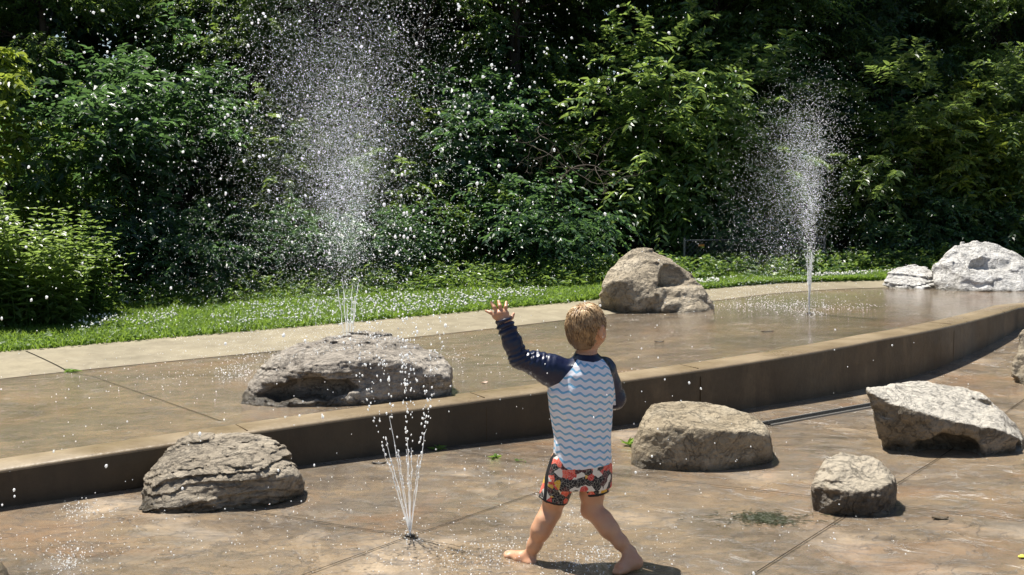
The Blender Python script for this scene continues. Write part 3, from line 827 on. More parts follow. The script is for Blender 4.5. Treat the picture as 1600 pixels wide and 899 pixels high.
# neck and head
B.capsule(neck0, neck1, .038, .034, .02)
B.ellip(hd(0, .002, .008), (.065, .077, .075), HR, 0)
B.ellip(hd(0, -.022, .012), (.062, .062, .066), HR, .02)
B.ellip(hd(0, .030, -.030), (.055, .048, .055), HR, .03)          # jaw
B.ellip(hd(.030, .048, -.028), (.024, .022, .024), HR, .02)       # cheeks
B.ellip(hd(-.030, .048, -.028), (.024, .022, .024), HR, .02)
B.ellip(hd(0, .068, -.066), (.016, .014, .014), HR, .015)         # chin
B.capsule(hd(0, .080, .004), hd(0, .092, -.018), .006, .009, .010)   # nose
B.ellip(hd(0, .078, -.041), (.018, .008, .005), HR, .006)         # lips
B.ellip(hd(0, .077, -.049), (.015, .008, .005), HR, .005)
for sgn in (1, -1):
    B.ellip(hd(sgn * .0285, .078, .005), (.012, .010, .0065), HR, .006, 'sub')      # eye sockets
    R2 = np.stack([hr * .95 + hf * -.31 * sgn, hf * .95 + hr * .31 * sgn, hu])
    B.ellip(hd(sgn * .070, -.012, -.012), (.010, .018, .028), R2, .005)           # ears
    B.ellip(hd(sgn * .081, -.006, -.008), (.007, .010, .016), R2, .003, 'sub')
    B.ellip(hd(sgn * .071, -.006, -.036), (.008, .010, .010), R2, .006)
# arms
def limb(pts, rad, k=.02):
    for a, b, ra, rb in zip(pts[:-1], pts[1:], rad[:-1], rad[1:]): B.capsule(a, b, ra, rb, k)
limb([Lsh, (Lsh + Lel) / 2, Lel, Lel * .6 + Lwr * .4, Lwr], [.043, .036, .029, .030, .021])
limb([Rsh, Rel, Rel * .6 + Rwr * .4, Rwr], [.043, .030, .030, .021])
# left hand: palm, four fingers, thumb, back of the hand to the camera
def hand(wr, palm, fingers, thumb, pr=.0125):
    for q in palm: B.capsule(wr, q, .018, pr, .012)
    for a, b in zip(palm[:-1], palm[1:]): B.capsule(a, b, pr, pr, .008)
    for base, mid, tip, r in fingers:
        B.capsule(base, mid, r * 1.08, r, .003); B.capsule(mid, tip, r, r * .82, .003)
    for a, b, c, r in thumb:
        B.capsule(a, b, r * 1.3, r * 1.05, .006); B.capsule(b, c, r * 1.05, r * .85, .003)
HY = 4.35
hand(Lwr, [J(774.5, 493.5, HY), J(779.5, 491, HY - .004), J(784.5, 490, HY - .004), J(789.5, 490.5, HY)],
     [(J(773.5, 493, HY), J(766.5, 489, HY + .000), J(759.5, 486, HY + .010), .0062),
      (J(778, 489.5, HY - .004), J(772.5, 480.5, HY - .004), J(768, 473, HY + .010), .0070),
      (J(783.5, 488, HY - .004), J(781, 478.5, HY - .004), J(779, 471, HY + .012), .0073),
      (J(789, 489, HY), J(790.4, 480, HY - .002), J(791.2, 472.5, HY + .014), .0070)],
     [(J(793, 499, HY), J(799.5, 496.5, HY + .004), J(802.5, 490.5, HY + .012), .0066)])
# right hand, in front of the chest
rb = Rwr + np.array([-.045, .012, .012])
px, pz = np.array([-.02, .006, .0]), np.array([0, 0, 1.0])
hand(Rwr, [rb + pz * .020, rb + pz * .007, rb - pz * .007, rb - pz * .020],
     [(rb + pz * o, rb + pz * o * 1.1 + np.array([-.022, -.004, .002]), rb + pz * o * 1.1 + np.array([-.028 - l, -.022, -.004]), r) for o, l, r in ((.020, .008, .0062), (.007, .011, .0065), (-.007, .009, .0063), (-.020, .004, .0056))],
     [(Rwr + np.array([-.012, -.004, .016]), Rwr + np.array([-.030, -.014, .034]), Rwr + np.array([-.046, -.022, .040]), .0066)])
# legs
limb([Lhip, J(868, 775, 4.385), Lkn, J(852, 815, 4.385), J(845, 829, 4.38), J(835, 852, 4.39), Lan], [.060, .045, .0365, .0365, .0355, .0255, .0205], .018)
B.ellip(Lkn + np.array([-.010, .020, 0]), (.028, .026, .030), None, .02)
limb([Rhip, J(925, 772, 4.39), Rkn, J(941, 812, 4.36), J(951, 826, 4.345), J(970, 848, 4.325), Ran], [.060, .044, .0350, .0355, .0350, .0255, .0205], .018)
B.ellip(Rkn + np.array([-.018, .012, -.004]), (.026, .026, .030), None, .02)
# left foot: heel down, toes lifted to the left and away
hl, bl = J(826, 884.5, 4.378), J(799, 869, 4.45)
B.capsule(Lan, J(828, 880, 4.385), .0225, .024, .012)
B.capsule(J(828.5, 883, 4.384), J(814, 874, 4.41), .0225, .023, .014)
B.capsule(J(814, 873, 4.41), bl, .024, .0185, .014)
B.capsule(J(822, 868, 4.405), bl + np.array([0, 0, .006]), .017, .012, .014)
for k, (o, l, r) in enumerate(((-.024, .024, .0095), (-.010, .027, .0075), (.001, .026, .007), (.012, .023, .0066), (.022, .018, .006))):
    ax = bl - J(814, 874, 4.41); ax /= np.linalg.norm(ax); sd = np.cross(ax, [0, 0, 1.0]); sd /= np.linalg.norm(sd)
    b0 = bl + sd * (-o) * .85 + ax * (.004 - abs(o) * .25) + np.array([0, 0, -.002])
    B.capsule(b0, b0 + ax * l * .95 + np.array([0, 0, .008]), r * 1.05, r, .005)
B.capsule(bl + sd * .018, bl - sd * .018, .014, .014, .01)
# right foot: heel raised, rolled onto the toes
rh, rbal = J(993, 879, 4.285), at_z(976, 903.5, .016)
rbal[1] = 4.265
B.capsule(Ran, rh, .0225, .0245, .012)
B.capsule(rh, rbal, .0255, .0215, .014)
B.capsule(Ran, rbal + np.array([0, .006, .008]), .020, .016, .016)
ax = np.array([-.72, -.55, -.12]); ax /= np.linalg.norm(ax); sd = np.cross(ax, [0, 0, 1.0]); sd /= np.linalg.norm(sd)
for o, l, r in ((-.022, .026, .0095), (-.009, .028, .0075), (.002, .026, .007), (.012, .023, .0066), (.022, .018, .006)):
    b0 = rbal + sd * o * .85 + ax * (.010 - abs(o) * .3); b0[2] = .016
    e = b0 + ax * l; e[2] = r + .001
    B.capsule(b0, e, r * 1.15, r, .006)
B.capsule(rbal + sd * .017, rbal - sd * .017, .0155, .0145, .01)
B.f = np.maximum(B.f, (0.0005 - B.ax[2])[None, None, :].astype(np.float32))
ix, X = B.near(.02)
B.f[ix] += (0.0012 * fbm(X * 28, 3, 3)).astype(np.float32)
V, Q = B.mesh()
person = make('person', V, Q, M_skin, origin=porg, smooth=True); fix_normals(person.data)
tag(person, 'barefoot little boy seen from behind, one arm raised, in a wavy striped swim shirt', 'person')

# ---- rash guard
sh = Field(lo_ - .01, hi_ + np.array([.01, .02, 0]), 0.0034, far=.06)
hemp, hemn = J(908, 727.5, PY), np.array([0.10, -0.08, -1.0])
sh.loft(sect(TORSO, PY, -.001), TYAW, cuts=[(hemp, hemn)])
uax = (Lel - Lsh) / np.linalg.norm(Lel - Lsh)
pts = [Lsh + np.array([.02, 0, -.02]), Lsh * .7 + Lel * .3 + np.array([0, 0, -.012]), Lsh * .42 + Lel * .58 + np.array([0, 0, -.004]), Lel]
for a, b, ra, rb_ in zip(pts[:-1], pts[1:], [.058, .058, .046], [.058, .046, .036]): sh.capsule(a, b, ra, rb_, .018)
fore = Lwr - Lel; fn = fore / np.linalg.norm(fore)
cuffp = J(787.3, 496.5, 4.35)
for a, b, ra, rb_ in ((Lel, Lel + fore * .45, .036, .0345), (Lel + fore * .45, Lel + fore * .8, .0345, .0305), (Lel + fore * .8, Lwr + fore * .4, .0305, .0335)):
    sh.capsule(a, b, ra, rb_, .014, cut=(cuffp, fn))
sh.capsule(Lwr - fn * .10, cuffp + fn * .03, .021, .026, .004, 'sub', cut=(cuffp - fn * .016, -fn))
for a, b, ra, rb_ in ((Rsh, Rsh * .5 + Rel * .5, .050, .043), (Rsh * .5 + Rel * .5, Rel, .043, .042), (Rel, Rwr, .042, .033)):
    sh.capsule(a, b, ra, rb_, .014)
# collar band
sh.capsule(J(916, 566, 4.39), J(916, 549.5, 4.396), .047, .0415, .010, cut=(J(916, 551.5, 4.396), (.10, -.12, 1)))
sh.capsule(J(916, 556, 4.396), J(916, 541, 4.396), .0385, .0385, .003, 'sub')
ix, X = sh.near(.03)
# wrinkles: rings along the sleeve near the elbow, slanting folds on the back
tU = (X - Lsh) @ uax; dU = np.linalg.norm(np.cross(X - Lsh, uax), axis=1)
LU = np.linalg.norm(Lel - Lsh)
wU = np.exp(-((tU - LU * .72) / .07) ** 2) * (X[:, 0] < Lsh[0] + .01)
nz = fbm(X * 9, 3, 4)
dis = -.0026 * wU * np.sin(tU * 2 * PI / .020 + 3.2 * nz) * (.4 + .6 * np.clip(X[:, 2] - Lel[2] + .03, 0, .06) / .06)
tF = (X - Lel) @ fn
wF = np.exp(-((tF - .015) / .035) ** 2) * (X[:, 0] < Lsh[0] - .05)
dis += -.0023 * wF * np.sin(tF * 2 * PI / .017 + 3.5 * nz + 8 * X[:, 0])
LF = np.linalg.norm(fore); wC = np.exp(-((tF - LF * .84) / .032) ** 2) * (X[:, 0] < Lsh[0] - .06)
dis += -.0040 * wC * np.sin(tF * 2 * PI / .021 + 14 * X[:, 0] + 3 * nz)
body = (X[:, 0] > Lsh[0] - .03) & (X[:, 2] < Lsh[2] + .02)
# long drag folds on the back
def fold(p, q, wdt, amp):
    p, q = J(*p, PY - .09), J(*q, PY - .09); d = q - p; L = np.linalg.norm(d[[0, 2]]); d2 = d[[0, 2]] / L
    r = X[:, [0, 2]] - p[[0, 2]]; t = r @ d2; s = r[:, 0] * -d2[1] + r[:, 1] * d2[0]
    s = s + .010 * np.sin(np.clip(t / L, 0, 1) * PI)
    return amp * np.exp(-(s / wdt) ** 2) * np.clip(np.minimum(t + .02, L + .02 - t) / .04, 0, 1) * (X[:, 1] < PY)
for p, q, wd, am in (((876, 640), (925, 688), .006, -.006), ((880, 648), (930, 698), .007, .004), ((868, 690), (880, 728), .007, -.004), ((945, 640), (938, 690), .006, -.004), ((930, 630), (952, 655), .006, -.003),
                     ((950, 610), (935, 650), .005, .003), ((900, 705), (950, 690), .006, -.0035), ((905, 722), (950, 708), .006, -.003), ((890, 600), (915, 640), .008, -.003), ((863, 650), (873, 700), .005, .003)):
    dis += fold(p, q, wd, am) * body
dis += .0035 * fbm(X * np.array([11, 11, 7]), 4, 8) + .0012 * fbm(X * 40, 2, 18)
sh.f[ix] += dis.astype(np.float32)
V, Q = sh.mesh()
uu, vv = proj(V)
seam_u = [700, 846, 853, 874, 895, 901.5, 910, 927, 936, 941.5, 952, 958, 962, 968, 1100]
seam_v = [700, 700, 608, 598.5, 574, 561.5, 564, 566.5, 564, 560.5, 575, 592, 620, 900, 900]
navy = np.interp(uu, seam_u, seam_v) - vv
navy = np.where(uu < 849, 20, navy)
arm_r = (V[:, 1] > 4.46) & (vv < 650) & (uu > 900)
navy = np.where((V[:, 0] > Rsh[0] + .03) & (vv < 640) & (V[:, 1] > 4.43), 20, navy)
def seg_d(a, b):
    d = b - a; t = np.clip(((V - a) @ d) / (d @ d), 0, 1); return np.linalg.norm(V - a - t[:, None] * d, axis=1)
near_r = (seg_d(Rel, Rwr) < .046) & ((V - Rel) @ np.array([0, 1, 0]) > -.06)
front_r = near_r & (V[:, 1] > PY + .075)
navy = np.where(front_r, 20, navy)
th = np.arctan2(V[:, 0] - J(908, 650, PY)[0], -(V[:, 1] - PY))
shirt = make('rash_guard', V, Q, M_shirt, person, origin=porg, smooth=True, attrs={'navy': navy, 'stripe_u': th * .115, 'stripe_z': V[:, 2] + .012 * th})
fix_normals(shirt.data); tag(shirt, 'white swim shirt with wavy blue stripes and navy raglan sleeves')

# ---- shorts
so_ = Field(np.array([lo_[0], 4.2, .18]), np.array([hi_[0], 4.62, .62]), 0.0034, far=.06)
SH_ = [(705, 866, 954, .082, 0), (725, 862, 955, .090, 0), (745, 857, 957, .092, 0), (760, 856, 956, .088, 0)]
so_.loft(sect(SH_, PY), TYAW)
LH, RH = J(864.5, 781, 4.385), J(930, 772, 4.39)
lax, rax = (LH - Lhip) / np.linalg.norm(LH - Lhip), (RH - Rhip) / np.linalg.norm(RH - Rhip)
so_.capsule(Lhip + np.array([-.005, 0, 0]), LH + lax * .03, .060, .0555, .02, cut=(LH, lax + np.array([.05, 0, -.2])))
so_.capsule(Rhip + np.array([.003, 0, 0]), RH + rax * .03, .058, .052, .02, cut=(RH, rax + np.array([.12, 0, 0])))
so_.capsule(LH - lax * .025, LH + lax * .06, .046, .047, .003, 'sub')
so_.capsule(RH - rax * .025, RH + rax * .06, .043, .045, .003, 'sub')
ix, X = so_.near(.025)
so_.f[ix] += (.0045 * fbm(X * np.array([16, 16, 7]), 4, 40)).astype(np.float32)
V, Q = so_.mesh()
hem = np.maximum(np.where(V[:, 0] < (LH[0] + RH[0]) / 2, (V - LH) @ (lax + np.array([.05, 0, -.2])) / 1.15, (V - RH) @ (rax + np.array([.12, 0, 0]))) + .0085, -1)
uu, vv = proj(V)
sideu = np.interp(vv, [700, 740, 785], [866, 853.5, 850])
band = 2.6 - np.abs(uu - sideu - 1)
trim = np.maximum(hem * 100, np.where((V[:, 1] < PY + .02), band, -1))
shorts = make('swim_shorts', V, Q, M_shorts, person, origin=porg, smooth=True, attrs={'trim': trim})
fix_normals(shorts.data); tag(shorts, 'floral red, black and yellow swim shorts with black trim')

# ---- hair: a scalp cap plus combed wet strands
def on_head(d, lift):     # d unit dirs in head space -> world point on the scalp
    r = np.array([.0655, .0795, .0775])
    k = 1 / np.sqrt(((d / r) ** 2).sum(-1))
    p = d * (k + lift)[..., None]
    return HC + hu * .008 + hf * -.005 + p[..., 0:1] * hr + p[..., 1:2] * hf + p[..., 2:3] * hu
def hairy(d):
    face = (d[..., 1] > .52) & (d[..., 2] < .52)
    front = (d[..., 1] > .12) & (d[..., 2] < -.02)
    low = d[..., 2] < -.86
    ear = (np.abs(d[..., 0]) > .55) & (d[..., 2] < -.10) & (d[..., 1] > -.42)
    return ~(face | front | low | ear)
hcap = Field(HC - .13, HC + .13, .004, far=.05)
hcap.ellip(HC + hu * .008 - hf * .005, (.0665, .0805, .0785), HR)
hcap.capsule(hd(0, -.034, -.035), hd(0, -.026, -.076), .040, .033, .03)
hcap.hull([hd(r, f, u) for r in (-.12, .12) for f, u in ((.058, .04), (.13, .04), (.13, -.12), (.012, -.012), (.018, -.12))], .004, 'sub', .01)
for sgn in (1, -1): hcap.hull([hd(sgn * a, f, u) for a in (.05, .12) for f, u in ((.03, .0), (-.026, -.004), (-.034, -.10), (.03, -.10))], .006, 'sub', .008)
hcap.hull([hd(r, f, u) for r in (-.1, .1) for f, u in ((-.12, -.084), (.06, -.076), (-.12, -.13), (.06, -.13))], .006, 'sub', .006)
ix, X = hcap.near(.02); hcap.f[ix] += (.0025 * fbm(X * 40, 3, 2)).astype(np.float32)
Vc, Qc = hcap.mesh()
N = 3400
d = RNG.normal(size=(N * 3, 3)); d /= np.linalg.norm(d, axis=1)[:, None]; d = d[hairy(d)][:N]; N = len(d)
whorl = np.array([-.18, -.34, .92]); whorl /= np.linalg.norm(whorl)
paths = []; tints = []
clump = fbm(d * 7, 3, 77)
cur = d.copy(); pos = [on_head(cur, np.full(N, .001))]
L = RNG.uniform(.7, 1.2, N)
swirl = RNG.normal(0, .11, N) + .6 * vnoise(d * 4.5, 5)
nseg = 6
for s_ in range(1, nseg):
    away = cur - whorl; away -= (away * cur).sum(-1, keepdims=True) * cur
    away /= np.linalg.norm(away, axis=1)[:, None] + 1e-6
    dn = np.array([0, -.25, -1.0]) - (np.array([0, -.25, -1.0]) * cur).sum(-1, keepdims=True) * cur
    tg = away * .8 + dn * .75
    cr_ = np.cross(cur, tg); tg = tg + cr_ * swirl[:, None]
    tg /= np.linalg.norm(tg, axis=1)[:, None] + 1e-6
    cur = cur + tg * (.095 * L)[:, None]; cur /= np.linalg.norm(cur, axis=1)[:, None]
    nape = np.clip((-.45 - cur[:, 2]) / .5, 0, 1) * (cur[:, 1] < 0)
    lift = .0034 + .0028 * np.clip(clump + .35, 0, 1) + .0016 * s_ * RNG.uniform(.2, 1, N) * (np.sin(s_ / nseg * PI))
    lift += .004 * (cur[:, 2] > .35) * np.clip(vnoise(d * 9, 9), 0, 1)
    lift += .010 * nape
    pos.append(on_head(cur, lift))
pos = np.stack(pos, 1)
face_end = hairy(cur + 0 * cur) | (d[:, 2] > .25)
for i in range(N):
    if not face_end[i]: continue
    r0 = RNG.uniform(.0010, .0019)
    paths.append((pos[i], r0 * np.array([1, 1.1, 1.1, 1, .8, .25])))
    tints.append(np.clip(.42 + .30 * vnoise(d[i:i + 1] * 5.0, 55)[0] + RNG.normal(0, .14) + .18 * d[i, 2], 0, 1))
Vh, Qh = tubes(paths, 4)
tint = np.concatenate([np.full(len(Vc), .22), np.repeat(tints, 24)])
V, Q = join_vq([(Vc, Qc), (Vh, Qh)])
hair = make('hair', V, Q, M_hair, person, origin=porg, smooth=True, attrs={'tint': tint}); fix_normals(hair.data)
tag(hair, 'short wet sandy blond hair')

# ---- eyes
def eye_mat():
    t = NT('eye_surface'); k = t.attr('iris')
    c = t.ramp(k, [(0.0, (.75, .73, .70)), (0.5, (.75, .73, .70)), (0.52, (.10, .16, .20)), (0.8, (.10, .16, .20)), (0.82, (.005, .005, .005))])
    return t.done(t.bsdf(Base_Color=c, Roughness=0.08))
M_eye = eye_mat()
for sgn in (1, -1):
    e = Field(hd(sgn * .0285, .0615, .005) - .016, hd(sgn * .0285, .0615, .005) + .016, .0012, far=.02)
    c = hd(sgn * .0285, .0615, .005); e.ellip(c, (.0115, .0115, .0115))
    V, Q = e.mesh(); dd = (V - c) / .0115; a = np.degrees(np.arccos(np.clip(dd @ hf, -1, 1)))
    o = make('eye', V, Q, M_eye, person, origin=porg, smooth=True, attrs={'iris': np.clip(1 - a / 60, 0, 1)}); fix_normals(o.data)
for o in (shirt, shorts, hair): o.matrix_parent_inverse = Matrix.Identity(4)
# ================================================================== WATER
def water_mat(name, clear, white):
    t = NT(name)
    g = t.bsdf(Base_Color=(1, 1, 1), Roughness=0.04, IOR=1.333, Transmission_Weight=1.0)
    tr = t.n('BsdfTranslucent', {0: (white * .97, white, white * 1.03, 1)}).outputs[0]
    df = t.n('BsdfDiffuse', {0: (white * .97, white, white * 1.03, 1)}).outputs[0]
    m = t.n('AddShader', {0: tr, 1: df}).outputs[0]
    return t.done(t.n('MixShader', {0: 1 - clear, 1: g, 2: m}).outputs[0])
M_drop = water_mat('water_drops', 0.5, .80)
M_mist = water_mat('water_mist', 0.0, .80)

def ico(sub):
    bm = bmesh.new(); bmesh.ops.create_icosphere(bm, subdivisions=sub, radius=1.0)
    V = np.array([v.co[:] for v in bm.verts]); Q = np.array([[v.index for v in f.verts] for f in bm.faces]); bm.free(); return V, Q
ICO1, ICO2 = ico(1), ico(2)
OCT = (np.array([[1, 0, 0], [-1, 0, 0], [0, 1, 0], [0, -1, 0], [0, 0, 1], [0, 0, -1.]]), np.array([[0, 2, 4], [2, 1, 4], [1, 3, 4], [3, 0, 4], [2, 0, 5], [1, 2, 5], [3, 1, 5], [0, 3, 5]]))
def scatter(shape, P, R, vel=None, stretch=0.0, wob=0.0):
    S0, F0 = shape; P = np.asarray(P, float); R = np.asarray(R, float); n = len(P); k = len(S0)
    loc = np.repeat(S0[None], n, 0)
    if wob: loc = loc * (1 + wob * RNG.normal(size=(n, k, 1)))
    V = loc * R[:, None, None]
    if vel is not None and stretch:
        d = vel / (np.linalg.norm(vel, axis=1)[:, None] + 1e-6); sp = np.linalg.norm(vel, axis=1)
        V = V + (V * d[:, None]).sum(-1, keepdims=True) * d[:, None] * (stretch * sp)[:, None, None]
    V = V + P[:, None]
    Q = F0[None] + (np.arange(n) * k)[:, None, None]
    return V.reshape(-1, 3), Q.reshape(-1, F0.shape[1])

GR = 9.81
def fan(nz, streams, v0, nper, tmin, tmax, spread, rad, wind=(0, 0), drag=0.0, vjit=.05, ground=0.0, big=1.6):
    """ballistic drops thrown by a ring of streams: streams = (lean x, lean y)"""
    P, Vv, Rr = [], [], []
    for lx, ly in streams:
        n = nper
        t = RNG.uniform(tmin, tmax, n)
        up = np.array([lx, ly, 1.0]); up /= np.linalg.norm(up)
        v = v0 * (1 + RNG.normal(0, vjit, n))[:, None] * up + RNG.normal(0, spread, (n, 3)) * v0 * np.clip(t / .35, .12, 1.4)[:, None]
        kk = drag
        if kk > 0:
            e = (1 - np.exp(-kk * t)) / kk
            p = nz + v * e[:, None] + np.stack([wind[0] * (t - e), wind[1] * (t - e), -GR / kk * (t - e)], -1)
            vel = v * np.exp(-kk * t)[:, None] + np.stack([wind[0] + t * 0, wind[1] + t * 0, -GR / kk + t * 0], -1) * (1 - np.exp(-kk * t))[:, None]
        else:
            p = nz + v * t[:, None] + np.array([0, 0, -.5 * GR]) * (t ** 2)[:, None] + np.array([wind[0], wind[1], 0]) * (t ** 2)[:, None] * .5
            vel = v + np.array([0, 0, -GR]) * t[:, None]
        P.append(p); Vv.append(vel); Rr.append(rad[0] * (rad[1] / rad[0]) ** RNG.uniform(0, 1, n) ** big)
    P, Vv, Rr = np.concatenate(P), np.concatenate(Vv), np.concatenate(Rr)
    k = P[:, 2] > ground + .01
    return P[k], Vv[k], Rr[k]

def stream_path(nz, lx, ly, v0, t1, r0, n=16):
    up = np.array([lx, ly, 1.0]); up /= np.linalg.norm(up)
    t = np.linspace(0, t1, n); p = nz + v0 * t[:, None] * up + np.array([0, 0, -.5 * GR]) * (t ** 2)[:, None]
    p[:, :2] += RNG.normal(0, .0016, (n, 2)) * np.linspace(0, 1.6, n)[:, None]
    r = r0 * (1 + .35 * RNG.normal(size=n).clip(-1, 1.6)) * np.linspace(1, .75, n); r[-1] *= .3
    return p, np.clip(r, .0008, None)

def beads(nz, lx, ly, v0, t0, t1, n, r):
    up = np.array([lx, ly, 1.0]); up /= np.linalg.norm(up)
    t = np.sort(RNG.uniform(t0, t1, n)); v = v0 * up + RNG.normal(0, .012, (n, 3)) * v0 * (t / .12)[:, None].clip(0, 1.2)
    return nz + v * t[:, None] + np.array([0, 0, -.5 * GR]) * (t ** 2)[:, None], v + np.array([0, 0, -GR]) * t[:, None], RNG.uniform(r * .5, r * 1.15, n)

def nozzle(P, label):
    rt = empty('floor_nozzle', P); tag(rt, label, 'fountain nozzle', 'nozzles set in the splash pads')
    a = np.arange(24) * 2 * PI / 24
    def ring(r, z): return np.c_[np.cos(a) * r, np.sin(a) * r, np.full(24, z)]
    V = np.concatenate([ring(.034, .0015), ring(.033, .005), ring(.022, .006), ring(.021, .003)])
    k = np.arange(24); k1 = (k + 1) % 24
    Q = np.concatenate([np.stack([k + 24 * i, k1 + 24 * i, k1 + 24 * (i + 1), k + 24 * (i + 1)], -1) for i in range(3)])
    make('flange', V, Q, M_noz, rt, smooth=False)
    V, Q = tubes([(np.array([[0, 0, .001], [0, 0, .012], [0, 0, .0125]]), np.array([.019, .019, .0005]))], 20)
    make('spray_head', V, Q, M_nozd, rt)
    return rt
M_noz = plain('dull_brass', (.10, .08, .055), .5, Metallic=0.5)
M_nozd = plain('dark_bronze', (.05, .042, .035), .5, Metallic=0.6)

def jet(label, base, parts):
    rt = empty('water_jet', base); tag(rt, label, 'water jet', 'water jets of the splash pad')
    for nm, (V, Q), mt in parts:
        o = make(nm, V - np.array(base), Q, mt, rt, smooth=True)
        if nm != 'water_stream': o['kind'] = 'stuff'
    return rt

# ---- nearest jet, lower pad
N1 = at_z(641, 840, .0); N1[2] = .012
st1 = [(-.285, .02), (-.225, -.05), (-.165, .07), (-.115, -.08), (-.04, .05), (-.01, -.05), (.02, .02), (.11, -.05), (.14, .03)]
parts = []
for lx, ly in st1:
    v = 6.35 * RNG.uniform(.97, 1.03)
    V1, Q1 = tubes([stream_path(N1, lx, ly, v, RNG.uniform(.05, .09), .0020)], 6)
    parts.append(('water_stream', (V1, Q1), M_drop))
bp, bv, br = zip(*[beads(N1, lx, ly, 6.35, .03, .17, 44, .0038) for lx, ly in st1])
bp, bv, br = np.concatenate(bp), np.concatenate(bv), np.concatenate(br)
p1, v1, r1 = fan(N1, st1, 6.5, 160, .10, 1.36, .034, (.0018, .0058), vjit=.045, big=1.9)
p1b, v1b, r1b = fan(N1, st1, 6.4, 150, .2, 1.4, .08, (.0012, .0030), vjit=.10)
sel = r1 > .0038
parts.append(('spray', join_vq([scatter(ICO2, p1[sel], r1[sel], v1[sel], .09, .11), scatter(ICO1, p1[~sel], r1[~sel], v1[~sel], .06), scatter(ICO1, p1b, r1b, v1b, .06), scatter(ICO1, bp, br, bv, .09)]), M_drop))
jet('nearest jet, beaded streams fanning up from the lower pad beside the boy', N1 - np.array([0, 0, .012]), parts)
nozzle(N1 - np.array([0, 0, .012]), 'round metal nozzle in the lower pad under the nearest jet')

# ---- second jet, behind the long rock on the terrace
N2 = at_f(545, 585, zup); N2 = N2 + np.array([0, 0, .012]); z2 = float(zU(N2[0]))
st2 = [(-.16, .05), (-.12, -.08), (-.08, .10), (-.05, -.05), (-.02, .04), (.0, -.06), (.03, .02), (.05, .08), (.075, -.05), (.10, .04), (.14, -.03)]
parts = []
for lx, ly in st2:
    parts.append(('water_stream', tubes([stream_path(N2, lx * .8, ly, 6.9, RNG.uniform(.05, .10),   .0028)], 6), M_drop))
pa, va, ra = fan(N2, st2, 6.9, 430, .08, 1.35, .040, (.0014, .0042), wind=(-.5, 0), drag=.35, vjit=.06, ground=z2, big=2.2)
pb, vb, rb_ = fan(N2, [(.085, .0), (.11, .02), (.04, -.02), (.0, .02), (-.06, .0)], 7.0, 300, .16, .9, .055, (.0012, .0030), wind=(-.4, 0), drag=.4, vjit=.09, ground=z2)
parts.append(('spray', join_vq([scatter(ICO1, pa, ra, va, .06), scatter(ICO1, pb, rb_, vb, .06)]), M_drop))
pc, vc, rc = fan(N2, [(-.07, 0), (-.02, .05), (.03, -.05), (.07, 0), (-.11, .03)], 6.7, 8000, .16, 1.3, .06, (.0006, .0015), wind=(-.5, 0), drag=1.0, vjit=.17, ground=z2)
pd_, vd, rd = fan(N2, [(.06, 0), (.09, .03), (.03, -.03), (-.02, .02), (-.06, 0)], 6.9, 4600, .16, .85, .06, (.0006, .0014), wind=(-.3, 0), drag=.7, vjit=.14, ground=z2)
pc, rc = np.concatenate([pc, pd_]), np.concatenate([rc, rd])
parts.append(('mist', scatter(OCT, pc, rc), M_mist))
jet('tall misty jet rising behind the long low boulder, the widest plume in the photo', N2 - np.array([0, 0, .012]), parts)
nozzle(N2 - np.array([0, 0, .012]), 'metal nozzle on the upper pad behind the long low boulder')

# ---- third jet, far end of the terrace
N3 = at_f(1264, 491, zup) + np.array([0, 0, .012]); z3 = float(zU(N3[0]))
st3 = [(-.075, .0), (-.05, .05), (-.035, -.05), (-.015, .03), (.0, 0), (.015, -.04), (.03, .03), (.045, -.02), (.065, .02)]
parts = []
for lx, ly in st3:
    parts.append(('water_stream', tubes([stream_path(N3, lx * .6, ly * .6, 5.9, RNG.uniform(.05, .10), .0030)], 6), M_drop))
pa, va, ra = fan(N3, st3, 5.9, 420, .04, 1.15, .034, (.0018, .0038), wind=(-.9, 0), drag=.4, vjit=.05, ground=z3, big=2)
pb, vb, rb_ = fan(N3, [(-.03, 0), (.0, .0), (.02, .02), (.035, -.02)], 5.9, 260, .06, .75, .032, (.0018, .0034), drag=.4, vjit=.08, ground=z3)
parts.append(('spray', join_vq([scatter(ICO1, pa, ra, va, .05), scatter(ICO1, pb, rb_, vb, .05)]), M_drop))
pc, vc, rc = fan(N3, [(-.02, 0), (.02, .04), (.04, -.03), (-.05, 0)], 6.0, 4200, .16, 1.1, .05, (.0008, .0017), wind=(-.9, 0), drag=1.2, vjit=.15, ground=z3)
parts.append(('mist', scatter(OCT, pc, rc), M_mist))
jet('farthest jet, standing on the upper pad between the brown boulder and the white boulders', N3 - np.array([0, 0, .012]), parts)
nozzle(N3 - np.array([0, 0, .012]), 'metal nozzle on the upper pad under the farthest jet')

# ---- splashes where drops land
P, R, VV = [], [], []
def splash(u, v, zf, su, sv, n, r=.0045, hgt=.03):
    for _ in range(n):
        a, b = RNG.normal(0, 1, 2)
        q = at_f(u + a * su, min(v + b * sv, 935), zf)
        q[2] += abs(RNG.normal(0, hgt)) * RNG.uniform() + .001
        P.append(q); R.append(r * .72 * RNG.uniform(.3, 1.0) ** 1.4)
for u, v, su, sv, n in ((130, 800, 22, 8, 170), (105, 882, 22, 10, 150), (110, 860, 60, 24, 170), (770, 862, 45, 16, 300), (905, 880, 30, 12, 200), (900, 815, 26, 12, 120), (700, 885, 60, 10, 200), (500, 840, 160, 34, 150), (250, 850, 150, 26, 80),
                       (560, 770, 110, 20, 60), (1130, 800, 190, 40, 60), (640, 842, 16, 5, 90), (1030, 860, 40, 20, 60), (940, 870, 14, 7, 90), (1310, 850, 70, 20, 25), (800, 740, 70, 14, 60)):
    splash(u, v, zlow, su, sv, n)
